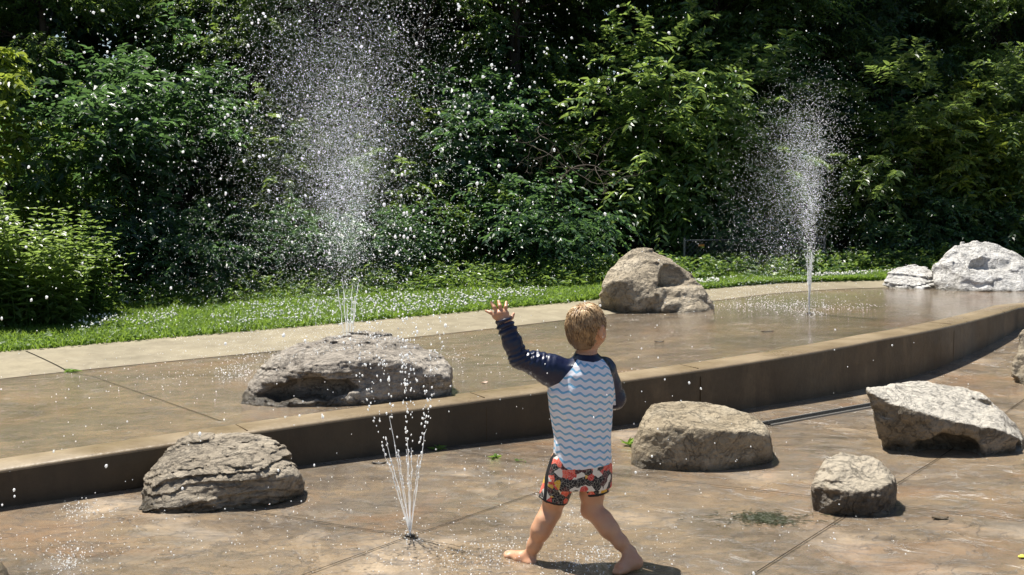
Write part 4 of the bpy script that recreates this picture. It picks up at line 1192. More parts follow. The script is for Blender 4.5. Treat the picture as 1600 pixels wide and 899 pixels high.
for u, v, su, sv, n in ((372, 586, 20, 6, 190), (430, 560, 30, 5, 130), (340, 588, 40, 6, 60), (715, 560, 14, 6, 60), (720, 590, 60, 20, 60), (200, 600, 90, 20, 70), (1225, 480, 50, 4, 330), (1170, 478, 60, 5, 190), (1320, 482, 30, 3, 140), (1264, 491, 14, 3, 160), (1130, 470, 30, 3, 60), (800, 575, 60, 20, 40)):
    splash(u, v, zup, su, sv, n, .006, .05)
for x, y, n in ((455, 560, 60), (540, 526, 120), (620, 530, 60), (500, 545, 60)):
    for _ in range(n):
        q = at_y(x + RNG.normal(0, 26), y + RNG.normal(0, 6) , 6.62); P.append(q); R.append(.0022 * RNG.uniform(.4, 1.2))
o = make('splash_drops', *scatter(ICO1, np.array(P), np.array(R), None, 0, .12), M_drop, smooth=True)
tag(o, 'tiny splashing water drops scattered over both wet pads', 'water splash', kind='stuff')
# ================================================================== PLANTS
def leaf_mat(name, dark, light, trans, tfac=0.38, rough=.36):
    t = NT(name); a = t.attr('tint'); n = t.n('ObjectInfo').outputs['Random']
    c = t.mix(a, dark, light)
    c = t.n('HueSaturation', {0: t.math('MULTIPLY_ADD', n, .03, .485), 1: 1.0, 2: t.math('MULTIPLY_ADD', n, .35, .82), 4: c}).outputs[0]
    p = t.bsdf(Base_Color=c, Roughness=rough, Specular_IOR_Level=0.6)
    tl = t.n('BsdfTranslucent', {0: t.mix(a, tuple(x * .7 for x in trans), trans)}).outputs[0]
    return t.done(t.n('MixShader', {0: tfac, 1: p, 2: tl}).outputs[0])
M_leaf = leaf_mat('woodland_leaves', (.028, .070, .027), (.078, .150, .042), (.30, .44, .08), .46)
M_leafd = leaf_mat('deep_green_leaves', (.016, .050, .030), (.046, .106, .050), (.16, .30, .085), .43)
M_leafy = leaf_mat('yellow_green_leaves', (.070, .115, .020), (.13, .20, .035), (.45, .55, .08), .5)
M_leafs = leaf_mat('shrub_leaves', (.045, .10, .028), (.10, .175, .050), (.36, .50, .11), .46)
M_bark = concrete_plain('grey_brown_bark', (.025, .020, .015), (.075, .062, .05), (.85, .95))
M_twig = plain('pale_twig', (.10, .08, .06), .8)

def leaves(P, A, Nn, L, Wd, tint, fold=.22, curl=.18):
    """six-point folded leaves: P base, A axis, Nn up-normal"""
    A = A / (np.linalg.norm(A, axis=1)[:, None] + 1e-9)
    Sd = np.cross(Nn, A); Sd /= np.linalg.norm(Sd, axis=1)[:, None] + 1e-9
    U = np.cross(A, Sd); L = L[:, None]; Wd = Wd[:, None]
    b = P
    l1 = P + A * L * .30 + Sd * Wd * .5 + U * Wd * fold
    l2 = P + A * L * .66 + Sd * Wd * .36 + U * (Wd * fold * .7 - L * curl * .35)
    tp = P + A * L - U * L * curl
    r2 = P + A * L * .66 - Sd * Wd * .36 + U * (Wd * fold * .7 - L * curl * .35)
    r1 = P + A * L * .30 - Sd * Wd * .5 + U * Wd * fold
    V = np.stack([b, l1, l2, tp, r2, r1], 1).reshape(-1, 3)
    k = np.arange(len(P))[:, None] * 6
    Q = np.concatenate([k + np.array([0, 3, 2, 1]), k + np.array([0, 5, 4, 3])])
    return V, Q, np.repeat(tint, 6)

def sprays(C, D, n, length, L, W, droop=.35, rng=RNG, tspread=.25, upn=.8):
    """C centres, D directions of twigs; n leaves per twig, both sides"""
    m = len(C); D = D / (np.linalg.norm(D, axis=1)[:, None] + 1e-9)
    k = np.arange(n)[None] + rng.uniform(-.3, .3, (m, n)); f = k / n
    pos = C[:, None] + D[:, None] * (f * length)[..., None] + np.array([0, 0, -1.0]) * (droop * length * f ** 2)[..., None]
    B = np.cross(D, [0, 0, 1.0]); B /= np.linalg.norm(B, axis=1)[:, None] + 1e-6
    side = np.where(np.arange(n) % 2, 1, -1)[None, :, None] * rng.uniform(.6, 1.1, (m, n, 1))
    A = D[:, None] * .6 + B[:, None] * side + rng.normal(0, .25, (m, n, 3)) + np.array([0, 0, -.35])
    Nn = np.array([0, 0, upn]) + rng.normal(0, .38, (m, n, 3))
    LL = L * rng.uniform(.65, 1.2, (m, n)); base = rng.uniform(0, 1, (m, 1))
    ti = np.clip(base * .6 + .2 + rng.normal(0, tspread, (m, n)), 0, 1)
    return leaves(pos.reshape(-1, 3), A.reshape(-1, 3), Nn.reshape(-1, 3), LL.ravel(), (LL * W).ravel(), ti.ravel())

def crown_pts(rng, n, r, zc, seed, gap=.0, shell=.5, flat=1.0, layers=0):
    out = np.zeros((0, 3))
    while len(out) < n:
        d = rng.normal(size=(n * 2, 3)); d /= np.linalg.norm(d, axis=1)[:, None]
        p = d * (rng.uniform(0, 1, (n * 2, 1)) ** shell)
        lump = 1 + .30 * vnoise(d * 2.1 + seed, seed)
        p = p * lump[:, None] * np.array(r)
        k = fbm(p * 1.1 + seed * 3.3, 2, seed) > gap
        if layers: k &= (np.sin(p[:, 2] * layers + 3 * vnoise(p * .7, seed + 3)) > -.35)
        out = np.concatenate([out, p[k]])
    out = out[:n]; out[:, 2] += zc
    return out

def trunk_paths(rng, h, r0, lean, limbs, zlo, spread):
    t = np.linspace(0, 1, 12); bend = np.cumsum(rng.normal(0, .05, (12, 2)), 0) * .35
    P = np.c_[lean[0] * t * h + bend[:, 0], lean[1] * t * h + bend[:, 1], t * h - .1]
    out = [(P, r0 * (1 - .75 * t) * (1 + .5 * np.exp(-t * 22)))]
    for _ in range(limbs):
        tt = rng.uniform(zlo, .92); i = int(tt * 11); a = rng.uniform(0, 2 * PI); ln = spread * rng.uniform(.5, 1.1)
        s = np.linspace(0, 1, 7); d = np.array([math.cos(a), math.sin(a), rng.uniform(.15, .8)])
        q = P[i] + d * (s * ln)[:, None] + np.cumsum(rng.normal(0, .05, (7, 3)), 0) * s[:, None] * ln * .5
        out.append((q, r0 * .32 * (1 - .85 * s) + .004))
        for _k in range(3):
            j = rng.integers(2, 6); a2 = a + rng.normal(0, .9); s2 = np.linspace(0, 1, 5)
            d2 = np.array([math.cos(a2), math.sin(a2), rng.uniform(-.25, .4)])
            out.append((q[j] + d2 * (s2 * ln * .5)[:, None] + np.cumsum(rng.normal(0, .04, (5, 3)), 0) * s2[:, None], r0 * .12 * (1 - .85 * s2) + .003))
    return out

tree_protos = []
def tree_proto(seed, h, r, zc, nsp, mat, leaf, lean, r0, layers=0):
    rng = np.random.default_rng(seed)
    C = crown_pts(rng, nsp, r, zc, seed, gap=.10, shell=.5, layers=layers)
    D = C - np.array([0, 0, zc]); D[:, 2] = D[:, 2] * .25 - .15; D += rng.normal(0, .5, D.shape)
    V, Q, ti = sprays(C, D, 13, .42, leaf, .46, .35, rng)
    crown = mesh_np('crown', V, Q, mat, False, {'tint': ti})
    V, Q = tubes(trunk_paths(rng, h, r0, lean, 12, .25, r[0] * .9), 8)
    tr = mesh_np('trunk', V, Q, M_bark, True)
    return tr, crown

P_A = tree_proto(101, 9.5, (2.3, 2.2, 3.0), 5.4, 2200, M_leaf, .105, (.02, .0), .17)
P_B = tree_proto(102, 10.5, (2.6, 2.3, 3.4), 5.6, 2300, M_leafd, .112, (-.06, .02), .20, 3)
P_C = tree_proto(103, 8.0, (2.1, 2.0, 2.8), 4.6, 1900, M_leafd, .10, (.05, .02), .13)
P_D = tree_proto(104, 8.5, (2.2, 2.0, 2.6), 4.8, 1800, M_leaf, .095, (-.02, .03), .12, 2.6)

P_T = tree_proto(105, 11.0, (2.6, 2.4, 2.8), 7.6, 2000, M_leaf, .11, (-.07, .01), .16)
P_U = tree_proto(106, 11.0, (2.5, 2.3, 2.8), 7.4, 2000, M_leafd, .11, (.004, .01), .105)
def place_tree(name, proto, u, Yb, label, rz=0., s=1.0, group='woodland trees behind the lawn'):
    X = (u - 800) / F * Yb
    z = float(bank_z(np.array(X), np.array(Yb)))
    rt = empty(name, (X, Yb, z), rz, s); tag(rt, label, 'tree', group)
    link('trunk', proto[0], rt); link('crown', proto[1], rt)
    return rt
T = [
 (P_C, 25, 14.6, 'dark broadleaf tree at the far left of the wood', .3, 1.0),
 (P_B, 150, 17.0, 'deep green tree left of the darkest gap in the wood', 2.0, 1.0),
 (P_T, 282, 16.4, 'shadowed tree with a thick dark trunk in the darkest gap on the left', 4.0, 1.1),
 (P_D, 415, 16.4, 'leafy tree just left of the tall misty plume', 1.2, 1.0),
 (P_A, 540, 17.2, 'tree with lit tip sprays directly behind the tall misty plume', 5.1, 1.0),
 (P_C, 690, 16.4, 'dark tree between the misty plume and the raised hand', .9, 1.05),
 (P_D, 800, 18.5, 'shaded tree standing straight above the raised hand', 2.9, 1.0),
 (P_T, 935, 16.6, 'tree with a leaning black trunk above the boy', .1, 1.0),
 (P_U, 978, 17.6, 'slim dark trunked tree between the leaning trunk and the grey trunk', .2, 1.0),
 (P_U, 1052, 16.4, 'tree with a straight grey trunk above the brown boulder', 3.9, 1.05),
 (P_D, 1170, 18.0, 'tree left of the farthest jet with scattered lit leaves', 4.4, 1.05),
 (P_B, 1310, 18.4, 'tall deep green tree behind the farthest jet', 5.6, 1.0),
 (P_B, 1440, 19.4, 'black green tree above the white boulders', .7, 1.1),
 (P_C, 1560, 17.6, 'dark tree at the far right edge of the wood', 2.2, 1.1),
 (P_A, 1690, 18.6, 'tree just off the right edge whose boughs hang into the corner', 3.3, 1.0),
 (P_D, -90, 15.6, 'tree just off the left edge whose boughs hang into the corner', 3.0, 1.0),
]
for pr, u, Y_, lab, rz, s_ in T: place_tree('woodland_tree', pr, u, Y_ + (2.2 if u < 500 else 1.6 if u < 1100 else 1.9), lab, rz, s_)

# ---- understorey shrubs along the wood's edge
def shrub_proto(seed, r, h, nsp, mat, leaf, W=.45, n=11, ln=.34, layers=0, gap=-.12):
    rng = np.random.default_rng(seed)
    C = crown_pts(rng, nsp, (r, r * .85, h * .55), h * .5, seed, gap=gap, shell=.5, layers=layers)
    C[:, 2] = np.abs(C[:, 2]) + .03
    D = C - np.array([0, 0, h * .45]); D[:, 2] = D[:, 2] * .5 + .1; D += rng.normal(0, .4, D.shape)
    V, Q, ti = sprays(C, D, n, ln, leaf, W, .45, rng)
    cr = mesh_np('foliage', V, Q, mat, False, {'tint': ti})
    pp = []
    for k in range(9):
        a = rng.uniform(0, 2 * PI); e = C[rng.integers(0, len(C))]; s = np.linspace(0, 1, 8)[:, None]
        b = np.array([math.cos(a), math.sin(a), 0]) * rng.uniform(0, r * .25)
        pp.append((b * (1 - s) + e * s + np.array([0, 0, .25]) * np.sin(s * PI) + np.cumsum(rng.normal(0, .015, (8, 3)), 0), .011 * (1 - s[:, 0] * .8)))
    V, Q = tubes(pp, 5)
    return mesh_np('stems', V, Q, M_bark, True), cr
S_A = shrub_proto(201, 1.15, 2.5, 640, M_leaf, .105)
S_B = shrub_proto(202, 1.3, 3.2, 760, M_leafd, .115, .5, layers=4.5)
S_C = shrub_proto(203, .9, 1.7, 520, M_leaf, .085, .42)
S_D = shrub_proto(204, 1.2, 2.8, 620, M_leafs, .12, .40, n=13, ln=.42)
S_E = shrub_proto(205, 1.0, 1.2, 560, M_leafd, .075, .5)
S_Y = shrub_proto(206, .95, 2.2, 420, M_leafy, .115, .40, n=12, ln=.4)
def place_shrub(pr, u, Y_, label, rz=0., s=1.0, dz=0.0):
    X = (u - 800) / F * Y_
    z = float(bank_z(np.array(X), np.array(Y_))) + dz
    rt = empty('shrub', (X, Y_, z - .03), rz, s); tag(rt, label, 'shrub', 'shrubs along the edge of the wood')
    link('stems', pr[0], rt); link('foliage', pr[1], rt)
yb = lambda u, d: float(backc((u - 800) / F * 12.5)) + d
SHR = [
 (S_B, 205, 1.5, 'dark layered shrub right of the bright leafy shrub on the left', .5, 1.0),
 (S_A, 95, 2.3, 'tall dim shrub behind the bright leafy shrub on the left', 1.0, 1.0),
 (S_E, 300, 1.0, 'low dark shrub at the lawn edge below the darkest gap', 2.0, .8),
 (S_B, 330, 2.4, 'layered dark shrub filling the gap left of the misty plume', 3.1, .95),
 (S_A, 440, 2.1, 'mid green shrub behind the left side of the misty plume', 4.0, 1.0),
 (S_D, 525, 3.6, 'tall shrub with bright sprays high behind the misty plume', 5.0, 1.25),
 (S_A, 610, 1.8, 'dim shrub behind the right side of the misty plume', .2, .95),
 (S_Y, 655, 3.0, 'yellow green shrub between the misty plume and the raised hand', 2.4, 1.15),
 (S_B, 745, 2.2, 'broad dark shrub behind the raised hand', 1.1, .95),
 (S_E, 840, 1.0, 'low fresh green shrub left of the brown boulder at the lawn edge', 2.6, 1.0),
 (S_C, 770, .9, 'small low shrub at the lawn edge below the raised hand side of the wood', 4.9, .7),
 (S_A, 900, 2.6, 'shrub under the leaning trunk above the boy', 3.6, 1.05),
 (S_D, 1010, 1.9, 'brightest sunlit shrub, above the brown boulder', 1.9, 1.15),
 (S_A, 1085, 2.0, 'shrub right of the brightest shrub, behind the thin wire fence', 5.5, 1.0),
 (S_D, 1180, 1.9, 'shrub with lit leaves left of the farthest jet', .8, 1.0),
 (S_B, 1275, 2.6, 'dark shrub directly behind the farthest jet', 2.2, .95),
 (S_D, 1385, 1.0, 'leafy shrub right of the farthest jet', 3.3, 1.0),
 (S_Y, 1490, 1.2, 'yellow green shrub reaching above the white boulders', 4.3, 1.1),
 (S_A, 1450, 2.6, 'taller green shrub behind the yellow green one on the right', .6, 1.1),
 (S_D, 1580, .9, 'shrub at the right edge above the big white boulder', 5.9, .95),
 (S_E, 1420, .9, 'low dark shrub behind the small white boulder', .3, .8),
 (S_E, 1560, 1.0, 'low dark shrub behind the big white boulder', 1.7, .85),
 (S_E, 1150, 1.1, 'low shrub at the foot of the wire fence', 2.9, .7),
 (S_E, 470, .9, 'low dark shrub at the lawn edge under the misty plume', 3.9, .75),
 (S_E, 610, 1.0, 'low dark shrub at the lawn edge right of the misty plume', 5.2, .75),
]
for pr, u, d, lab, rz, s_ in SHR: place_shrub(pr, u, yb(u, d + (.15 if pr is S_E else .45)), lab, rz, s_ * (.95 if pr is S_E else .86))

UT = [
 (P_D, 90, 14.9, 'slender understorey tree above the bright leafy shrub on the left', .3, .62),
 (P_A, 395, 15.4, 'understorey tree with lit boughs at the top, left of the misty plume', 1.3, .60),
 (P_D, 500, 15.8, 'understorey tree whose lit crown shows through the top of the misty plume', 2.2, .70),
 (P_D, 650, 15.6, 'understorey tree with lit leaves right of the top of the misty plume', 3.6, .66),
 (P_A, 810, 16.0, 'understorey tree with speckled lit leaves high above the raised hand', 4.5, .64),
 (P_D, 1120, 16.2, 'understorey tree with lit leaves right of the grey trunk', 5.5, .70),
 (P_A, 1220, 16.6, 'understorey tree with lit leaves straight above the farthest jet', .9, .66),
 (P_C, 1370, 16.8, 'dim understorey tree high above the small white boulder', 2.7, .66),
 (P_D, 1590, 16.6, 'dim understorey tree in the top right corner', 4.0, .66),
]
for pr, u, Y_, lab, rz, s_ in UT: place_tree('understorey_tree', pr, u, Y_, lab, rz, s_, 'small trees under the woodland canopy')

# ---- bright leafy stand on the left: upright stems with opposite lance leaves
def lance_shrub(label, u, Y_, wdt, hgt, nst, seed, mat, leaf=.095):
    rng = np.random.default_rng(seed); X0 = (u - 800) / F * Y_
    z0 = float(zG(X0, Y_)); VS, TS, PT = [], [], []
    C, A, Nn, LL, ti = [], [], [], [], []
    for k in range(nst):
        a, rr = rng.uniform(0, 2 * PI), math.sqrt(rng.uniform()) ; b = np.array([math.cos(a) * rr * wdt * .8, math.sin(a) * rr * wdt * .55, 0])
        h = hgt * rng.uniform(.6, 1.08) * (1 - .35 * rr ** 2); ln = np.array([b[0] * .35 + rng.normal(0, .08), b[1] * .35 + rng.normal(0, .08)])
        s = np.linspace(0, 1, 9); P = np.c_[b[0] + ln[0] * s ** 1.8, b[1] + ln[1] * s ** 1.8, h * s]
        PT.append((P, .0055 * (1 - .8 * s)))
        m = int(h / .052)
        f = np.linspace(.12, 1.0, m); pos = np.stack([np.interp(f, s, P[:, i]) for i in range(3)], -1)
        ph = rng.uniform(0, PI) + np.arange(m) * PI / 2 * 1.03
        for sg in (0, PI):
            aa = ph + sg + rng.normal(0, .2, m)
            A.append(np.stack([np.cos(aa), np.sin(aa), .55 - .75 * (1 - f) + rng.normal(0, .18, m)], -1)); C.append(pos)
            Nn.append(np.stack([-np.cos(aa) * .4, -np.sin(aa) * .4, np.ones(m)], -1) + rng.normal(0, .15, (m, 3)))
            LL.append(leaf * rng.uniform(.7, 1.2, m) * (1 - .45 * f ** 3)); ti.append(np.clip(.35 + .4 * f + rng.normal(0, .2, m), 0, 1))
    V, Q, t_ = leaves(np.concatenate(C), np.concatenate(A), np.concatenate(Nn), np.concatenate(LL), np.concatenate(LL) * .42, np.concatenate(ti), .18, .25)
    rt = empty('shrub', (X0, Y_, z0)); tag(rt, label, 'shrub', 'shrubs along the edge of the wood')
    o = link('foliage', mesh_np('foliage', V, Q, mat, False, {'tint': t_}), rt)
    V, Q = tubes(PT, 5); link('stems', mesh_np('stems', V, Q, M_leafs, True), rt)
    return rt
lance_shrub('bright sunlit stand of lance leaved stems at the left edge of the lawn', 30, 10.0, .60, 1.12, 110, 5, M_leafs, .12)
lance_shrub('smaller shaded stand of lance leaved stems right of the bright one', 118, 10.5, .36, 1.05, 44, 6, M_leaf)

# ---- bough hanging in at the left edge
rng = np.random.default_rng(31)
Xb, Yb_ = (-70 - 800) / F * 11.4, 11.4
rt = empty('sapling', (Xb, Yb_, float(zG(Xb, Yb_)))); tag(rt, 'sapling with yellow green leaves reaching in at the left edge above the bright shrub', 'sapling')
pp, C, D = [], [], []
s = np.linspace(0, 1, 10)
stem = np.c_[.12 * s, 0 * s, 2.75 * s]; pp.append((stem, .022 * (1 - .7 * s)))
for zz, lx in ((2.3, .50), (2.15, .60), (1.95, .50), (1.8, .62), (1.65, .55), (1.5, .45), (2.45, .4), (1.35, .35)):
    ly = rng.uniform(-.25, .25); q = np.c_[.05 * zz + lx * s, ly * s, zz - .1 + .22 * s - .14 * s ** 2]; pp.append((q, .007 * (1 - .8 * s)))
    for k in range(13):
        f = rng.uniform(.25, 1); C.append([np.interp(f, s, q[:, i]) for i in range(3)]); D.append([.7, rng.normal(0, .7), rng.normal(-.1, .3)])
V, Q, ti = sprays(np.array(C), np.array(D), 8, .22, .10, .46, .5, rng)
link('foliage', mesh_np('foliage', V, Q, M_leafy, False, {'tint': ti}), rt)
V, Q = tubes(pp, 6); link('stem', mesh_np('stem', V, Q, M_bark, True), rt)

# ---- bare pale branches hanging in front of the leaning trunk
rng = np.random.default_rng(41)
def bare(u, v, Y_):
    P0 = at_y(u, v, Y_); z = float(bank_z(np.array(P0[0]), np.array(Y_)))
    rt = empty('dead_sapling', (P0[0], Y_, z)); tag(rt, 'leafless pale sapling with crooked twigs, in front of the leaning black trunk', 'dead sapling')
    pp = []
    def br(p, d, ln, r, dep):
        n = 7; q = [p]; dd = d.copy()
        for _ in range(n - 1):
            dd = dd + rng.normal(0, .28, 3); dd /= np.linalg.norm(dd); q.append(q[-1] + dd * ln / n)
        q = np.array(q); pp.append((q, r * np.linspace(1, .35, n)))
        if dep:
            for _ in range(3):
                i = rng.integers(2, n); e = dd + rng.normal(0, .8, 3); e[1] *= .6; br(q[i], e / np.linalg.norm(e), ln * .62, r * .55, dep - 1)
    br(np.array([0, 0, 0.]), np.array([0, 0, 1.]), 1.9, .010, 0)
    top = pp[0][0][-1]
    for d in ((-.8, 0, .35), (.9, -.1, .2), (-.2, .1, 1), (.6, .2, .7), (-.6, -.1, -.3), (.7, 0, -.35)):
        br(top, np.array(d), .62, .0065, 2)
    V, Q = tubes(pp, 5); link('branches', mesh_np('branches', V, Q, M_twig, True), rt)
bare(905, 420, 13.3)

# ---- the rest of the wood, too deep in shade to tell apart
rng = np.random.default_rng(51)
n = 29000
X = rng.uniform(-20, 26, n); Yd = rng.uniform(6.5, 15, n); Zd = rng.uniform(0, 1, n) ** .8 * 12
k = (fbm(np.stack([X * .5, Yd * .5, Zd * .5], -1), 2, 3) > -.28)
k &= (Zd < (Yd - 5.5) * 1.5 + 1.5)
C = np.stack([X, backc(X) + Yd, bank_z(X, backc(X) + Yd) + Zd], -1)[k]
V, Q, ti = sprays(C, rng.normal(0, 1, C.shape) * np.array([1, 1, .3]), 7, .6, .22, .5, .4, rng)
nb = 10000
Xb2 = rng.uniform(-28, 34, nb); Yb2 = rng.uniform(15, 22, nb); Zb2 = rng.uniform(0, 15, nb)
C2 = np.stack([Xb2, backc(Xb2) + Yb2, bank_z(Xb2, backc(Xb2) + Yb2) + Zb2], -1)
V2, Q2, ti2 = sprays(C2, rng.normal(0, 1, C2.shape), 6, .9, .42, .6, .3, rng)
V, Q = join_vq([(V, Q), (V2, Q2)]); ti = np.concatenate([ti, ti2])
o = link('woodland', mesh_np('woodland', V, Q, M_leafd, False, {'tint': ti})); tag(o, 'deep dark woodland filling the background behind the nearer trees', 'woodland', kind='stuff')

# ---- low plants on the wood's edge
n = 6400
X = rng.uniform(-7.5, 11.0, n); dy = np.abs(rng.normal(0, .55, n)) - .05
Yg = backc(X) + dy
C = np.stack([X, Yg, bank_z(X, Yg) + rng.uniform(.0, .22, n) * np.clip(dy * 3 + .25, 0, 1)], -1)
D = rng.normal(0, 1, (n, 3)); D[:, 2] = np.abs(D[:, 2]) * .7 + .3
V, Q, ti = sprays(C, D, 6, .17, .06, .5, .3, rng)
o = link('undergrowth', mesh_np('undergrowth', V, Q, M_leaf, False, {'tint': ti})); tag(o, 'low weedy undergrowth along the back edge of the lawn', 'undergrowth', kind='stuff')

# ---- lawn: grass blades, clover leaves and white clover heads
M_grass = leaf_mat('grass_blades', (.07, .14, .018), (.125, .205, .035), (.34, .50, .07), .52, .5)
M_clover = leaf_mat('clover_leaves', (.06, .14, .02), (.12, .22, .04), (.34, .55, .07), .45, .5)
M_flower = plain('white_clover_heads', (.78, .77, .70), .7)
def lawn_pts(n, rng, x0=-5.6, x1=8.5, front=.0, back=.18):
    X = rng.uniform(x0, x1, n); f = rng.uniform(0, 1, n)
    Yg = grassc(X) + front + (backc(X) + back - grassc(X) - front) * f
    return np.stack([X, Yg, zG(X, Yg) - .008], -1), f
P, f = lawn_pts(140000, rng, front=-.02)
n = len(P); a = rng.uniform(0, 2 * PI, n); hgt = rng.uniform(.035, .085, n) * (1 + .35 * vnoise(P * 2.2, 4)) * np.where(f > .9, 1.5, 1)
ln = rng.normal(0, .4, (n, 2)) * hgt[:, None]; wd = rng.uniform(.0035, .007, n)
sx = np.stack([np.cos(a) * wd, np.sin(a) * wd, a * 0], -1)
mid = P + np.c_[ln * .35, hgt * .6]; tip = P + np.c_[ln * 1.15, hgt]
V = np.stack([P - sx, P + sx, mid + sx * .7, mid - sx * .7, tip], 1).reshape(-1, 3); k = np.arange(n)[:, None] * 5
me = mesh_np('lawn_grass', V, [k + np.array([0, 1, 2, 3]), k + np.array([3, 2, 4])], M_grass, False, {'tint': np.repeat(np.clip(.5 + .35 * vnoise(P * 1.6, 8) + rng.normal(0, .2, n), 0, 1), 5)})
tag(link('lawn_grass', me), 'sunlit green grass of the curved lawn strip behind the kerb', 'grass', kind='stuff')
P, f = lawn_pts(16000, rng, front=-.05, back=.0)
P[:, 2] += rng.uniform(.02, .055, len(P))
a = rng.uniform(0, 2 * PI, len(P)); VV = []
A = np.stack([np.cos(a), np.sin(a), rng.normal(.05, .15, len(P))], -1)
L = rng.uniform(.022, .038, len(P))
V, Q, ti = leaves(P, A, np.array([0, 0, 1.]) + rng.normal(0, .25, P.shape), L, L * .95, np.clip(rng.normal(.5, .25, len(P)), 0, 1), .05, .05)
tag(link('clover_leaves', mesh_np('clover_leaves', V, Q, M_clover, False, {'tint': ti})), 'low clover leaves mixed into the lawn strip', 'clover', kind='stuff')
P, f = lawn_pts(9000, rng, front=.03, back=-.02)
f_ok = f < .80
P, f = P[f_ok], f[f_ok]
P = P[(vnoise(P * 1.5, 12) + .5 * vnoise(P * 4, 13) + .25 * (f - .3)) > .05][:2500]
P[:, 2] += rng.uniform(.05, .085, len(P))
V, Q = scatter(ICO1, P, rng.uniform(.006, .0105, len(P)), None, 0, .15)
tag(make('clover_flowers', V, Q, M_flower, smooth=False), 'small white clover flowers dotted all over the lawn strip', 'clover flowers', kind='stuff')
# ================================================================== SMALL THINGS
# slotted trench drain in the lower pad
M_grate = plain('black_iron_grate', (.018, .018, .018), .45, Metallic=0.3)
M_slot = plain('drain_void', (.004, .004, .004), .9)
M_steel = plain('drain_edge', (.30, .29, .27), .45, Metallic=0.6)
a0, b0 = at_f(1196, 664, zlow), at_f(1420, 624, zlow)
dv = (b0 - a0); Ld = float(np.linalg.norm(dv[:2])); ang = math.atan2(dv[1], dv[0]); cz = float(zL((a0[1] + b0[1]) / 2))
ct = (a0 + b0) / 2
dr = empty('trench_drain', (ct[0], ct[1], cz), ang); tag(dr, 'straight slotted black drain running between the rounded tan boulder and the pale boulder', 'drain')
DW = .085
make('channel', *box_vq((0, 0, .0015), (Ld, DW, .003)), M_slot, dr)
VQ = []
for k in range(int(Ld / .028)):
    VQ.append(box_vq((-Ld / 2 + .014 + k * .028, 0, .006), (.012, DW - .012, .005)))
VQ += [box_vq((0, y, .0062), (Ld, .008, .0056)) for y in (-.022, .022)]
make('grate', *join_vq(VQ), M_grate, dr)
make('frame', *join_vq([box_vq((0, s * DW / 2, .005), (Ld, .010, .010)) for s in (1, -1)]), M_steel, dr)

# thin wire fence at the wood's edge
M_wire = plain('weathered_wire', (.16, .16, .15), .5, Metallic=0.4)
M_tagm = plain('orange_tag_plastic', (.55, .22, .03), .5)
fa, fb = at_f(1076, 437, lambda P: zG(P[0], P[1])), at_f(1300, 428, lambda P: zG(P[0], P[1]))
fa[1] += .35; fb[1] += .35
fd = fb - fa; FL = float(np.linalg.norm(fd[:2])); fan_ = math.atan2(fd[1], fd[0]); FH = .40
fr = empty('wire_fence', tuple(fa), fan_); tag(fr, 'low thin wire fence in the weeds between the brown boulder and the farthest jet', 'fence')
for x in (0, FL / 2, FL):
    make('post', *tubes([(np.array([[x, 0, -.05], [x, 0, FH * .5], [x, 0, FH + .03]]), np.array([.014, .014, .014]))], 8), M_wire, fr)
make('rail', *tubes([(np.array([[0, 0, FH], [FL / 2, 0, FH], [FL, 0, FH]]), np.array([.008] * 3))], 6), M_wire, fr)
pp = []
for x in np.arange(-FH, FL, .06):
    for sg in (1, -1):
        p0, p1 = np.array([x, .002 * sg, 0]), np.array([x + FH, .002 * sg, FH])
        if sg < 0: p0[2], p1[2] = FH, 0
        t0, t1 = max(0, -x / FH), min(1, (FL - x) / FH)
        if t1 - t0 < .05: continue
        q = [p0 + (p1 - p0) * t for t in (t0, (t0 + t1) / 2, t1)]; pp.append((np.array(q), np.array([.0016] * 3)))
make('wire_mesh', *tubes(pp, 4), M_wire, fr)
make('tag', *box_vq((.20, -.014, FH * .86), (.07, .003, .022)), M_tagm, fr)

# small pale marker added for an unidentified bright spot at the wood's edge
M_pale = plain('added_marker_white', (.80, .82, .82), .15)
q = at_f(193, 481, lambda P: zG(P[0], P[1]) + .02)
gl = empty('added_white_marker', (q[0], q[1], float(zG(q[0], q[1]))), .4); tag(gl, 'small white marker added for an unidentified bright spot low at the shady edge of the lawn on the left', 'marker')
make('added_marker_stake', *tubes([(np.array([[0, 0, -.05], [0, 0, .03], [0, 0, .07]]), np.array([.008, .008, .008]))], 8), M_wire, gl)
s_ = np.linspace(0, 1, 8)
make('added_marker_head', *tubes([(np.c_[-.02 + .07 * s_, -.02 * s_, .075 + .012 * s_], np.array([.002, .018, .024, .027, .029, .030, .031, .002]))], 14), M_pale, gl, smooth=True)

# weeds in the joints
def weed(u, v, zf, label, n, L, up, seed, mat, spread=.02):
    rng = np.random.default_rng(seed); q = at_f(u, v, zf)
    a = rng.uniform(0, 2 * PI, n); C = np.c_[rng.normal(0, spread, n) * .35, rng.normal(0, spread * .5, n) * .35, rng.uniform(.002, .010, n)]
    A = np.stack([np.cos(a), np.sin(a), rng.uniform(.1, 1.0, n) * up], -1); LL = L * rng.uniform(.5, 1.2, n)
    V, Q, ti = leaves(C, A, np.array([0, 0, 1.]) + rng.normal(0, .3, (n, 3)), LL, LL * .30, np.clip(rng.normal(.5, .25, n), 0, 1), .1, .2)
    o = link('weed', mesh_np('weed', V, Q, mat, False, {'tint': ti}), None, tuple(q)); tag(o, label, 'weed', 'weeds growing in the paving joints')
weed(684, 704, zlow, 'small green weed at the foot of the wall, right of the nearest jet', 16, .055, .8, 1, M_clover)
weed(772, 716, zlow, 'sparse weed sprig on the lower pad just left of the boy', 12, .05, .6, 2, M_clover, .03)
weed(812, 722, zlow, 'tiniest weed sprig close behind the boy, in a paving joint', 7, .03, .5, 3, M_clover)
weed(983, 697, zlow, 'upright weed between the boy and the rounded tan boulder', 14, .06, 1.4, 4, M_clover)
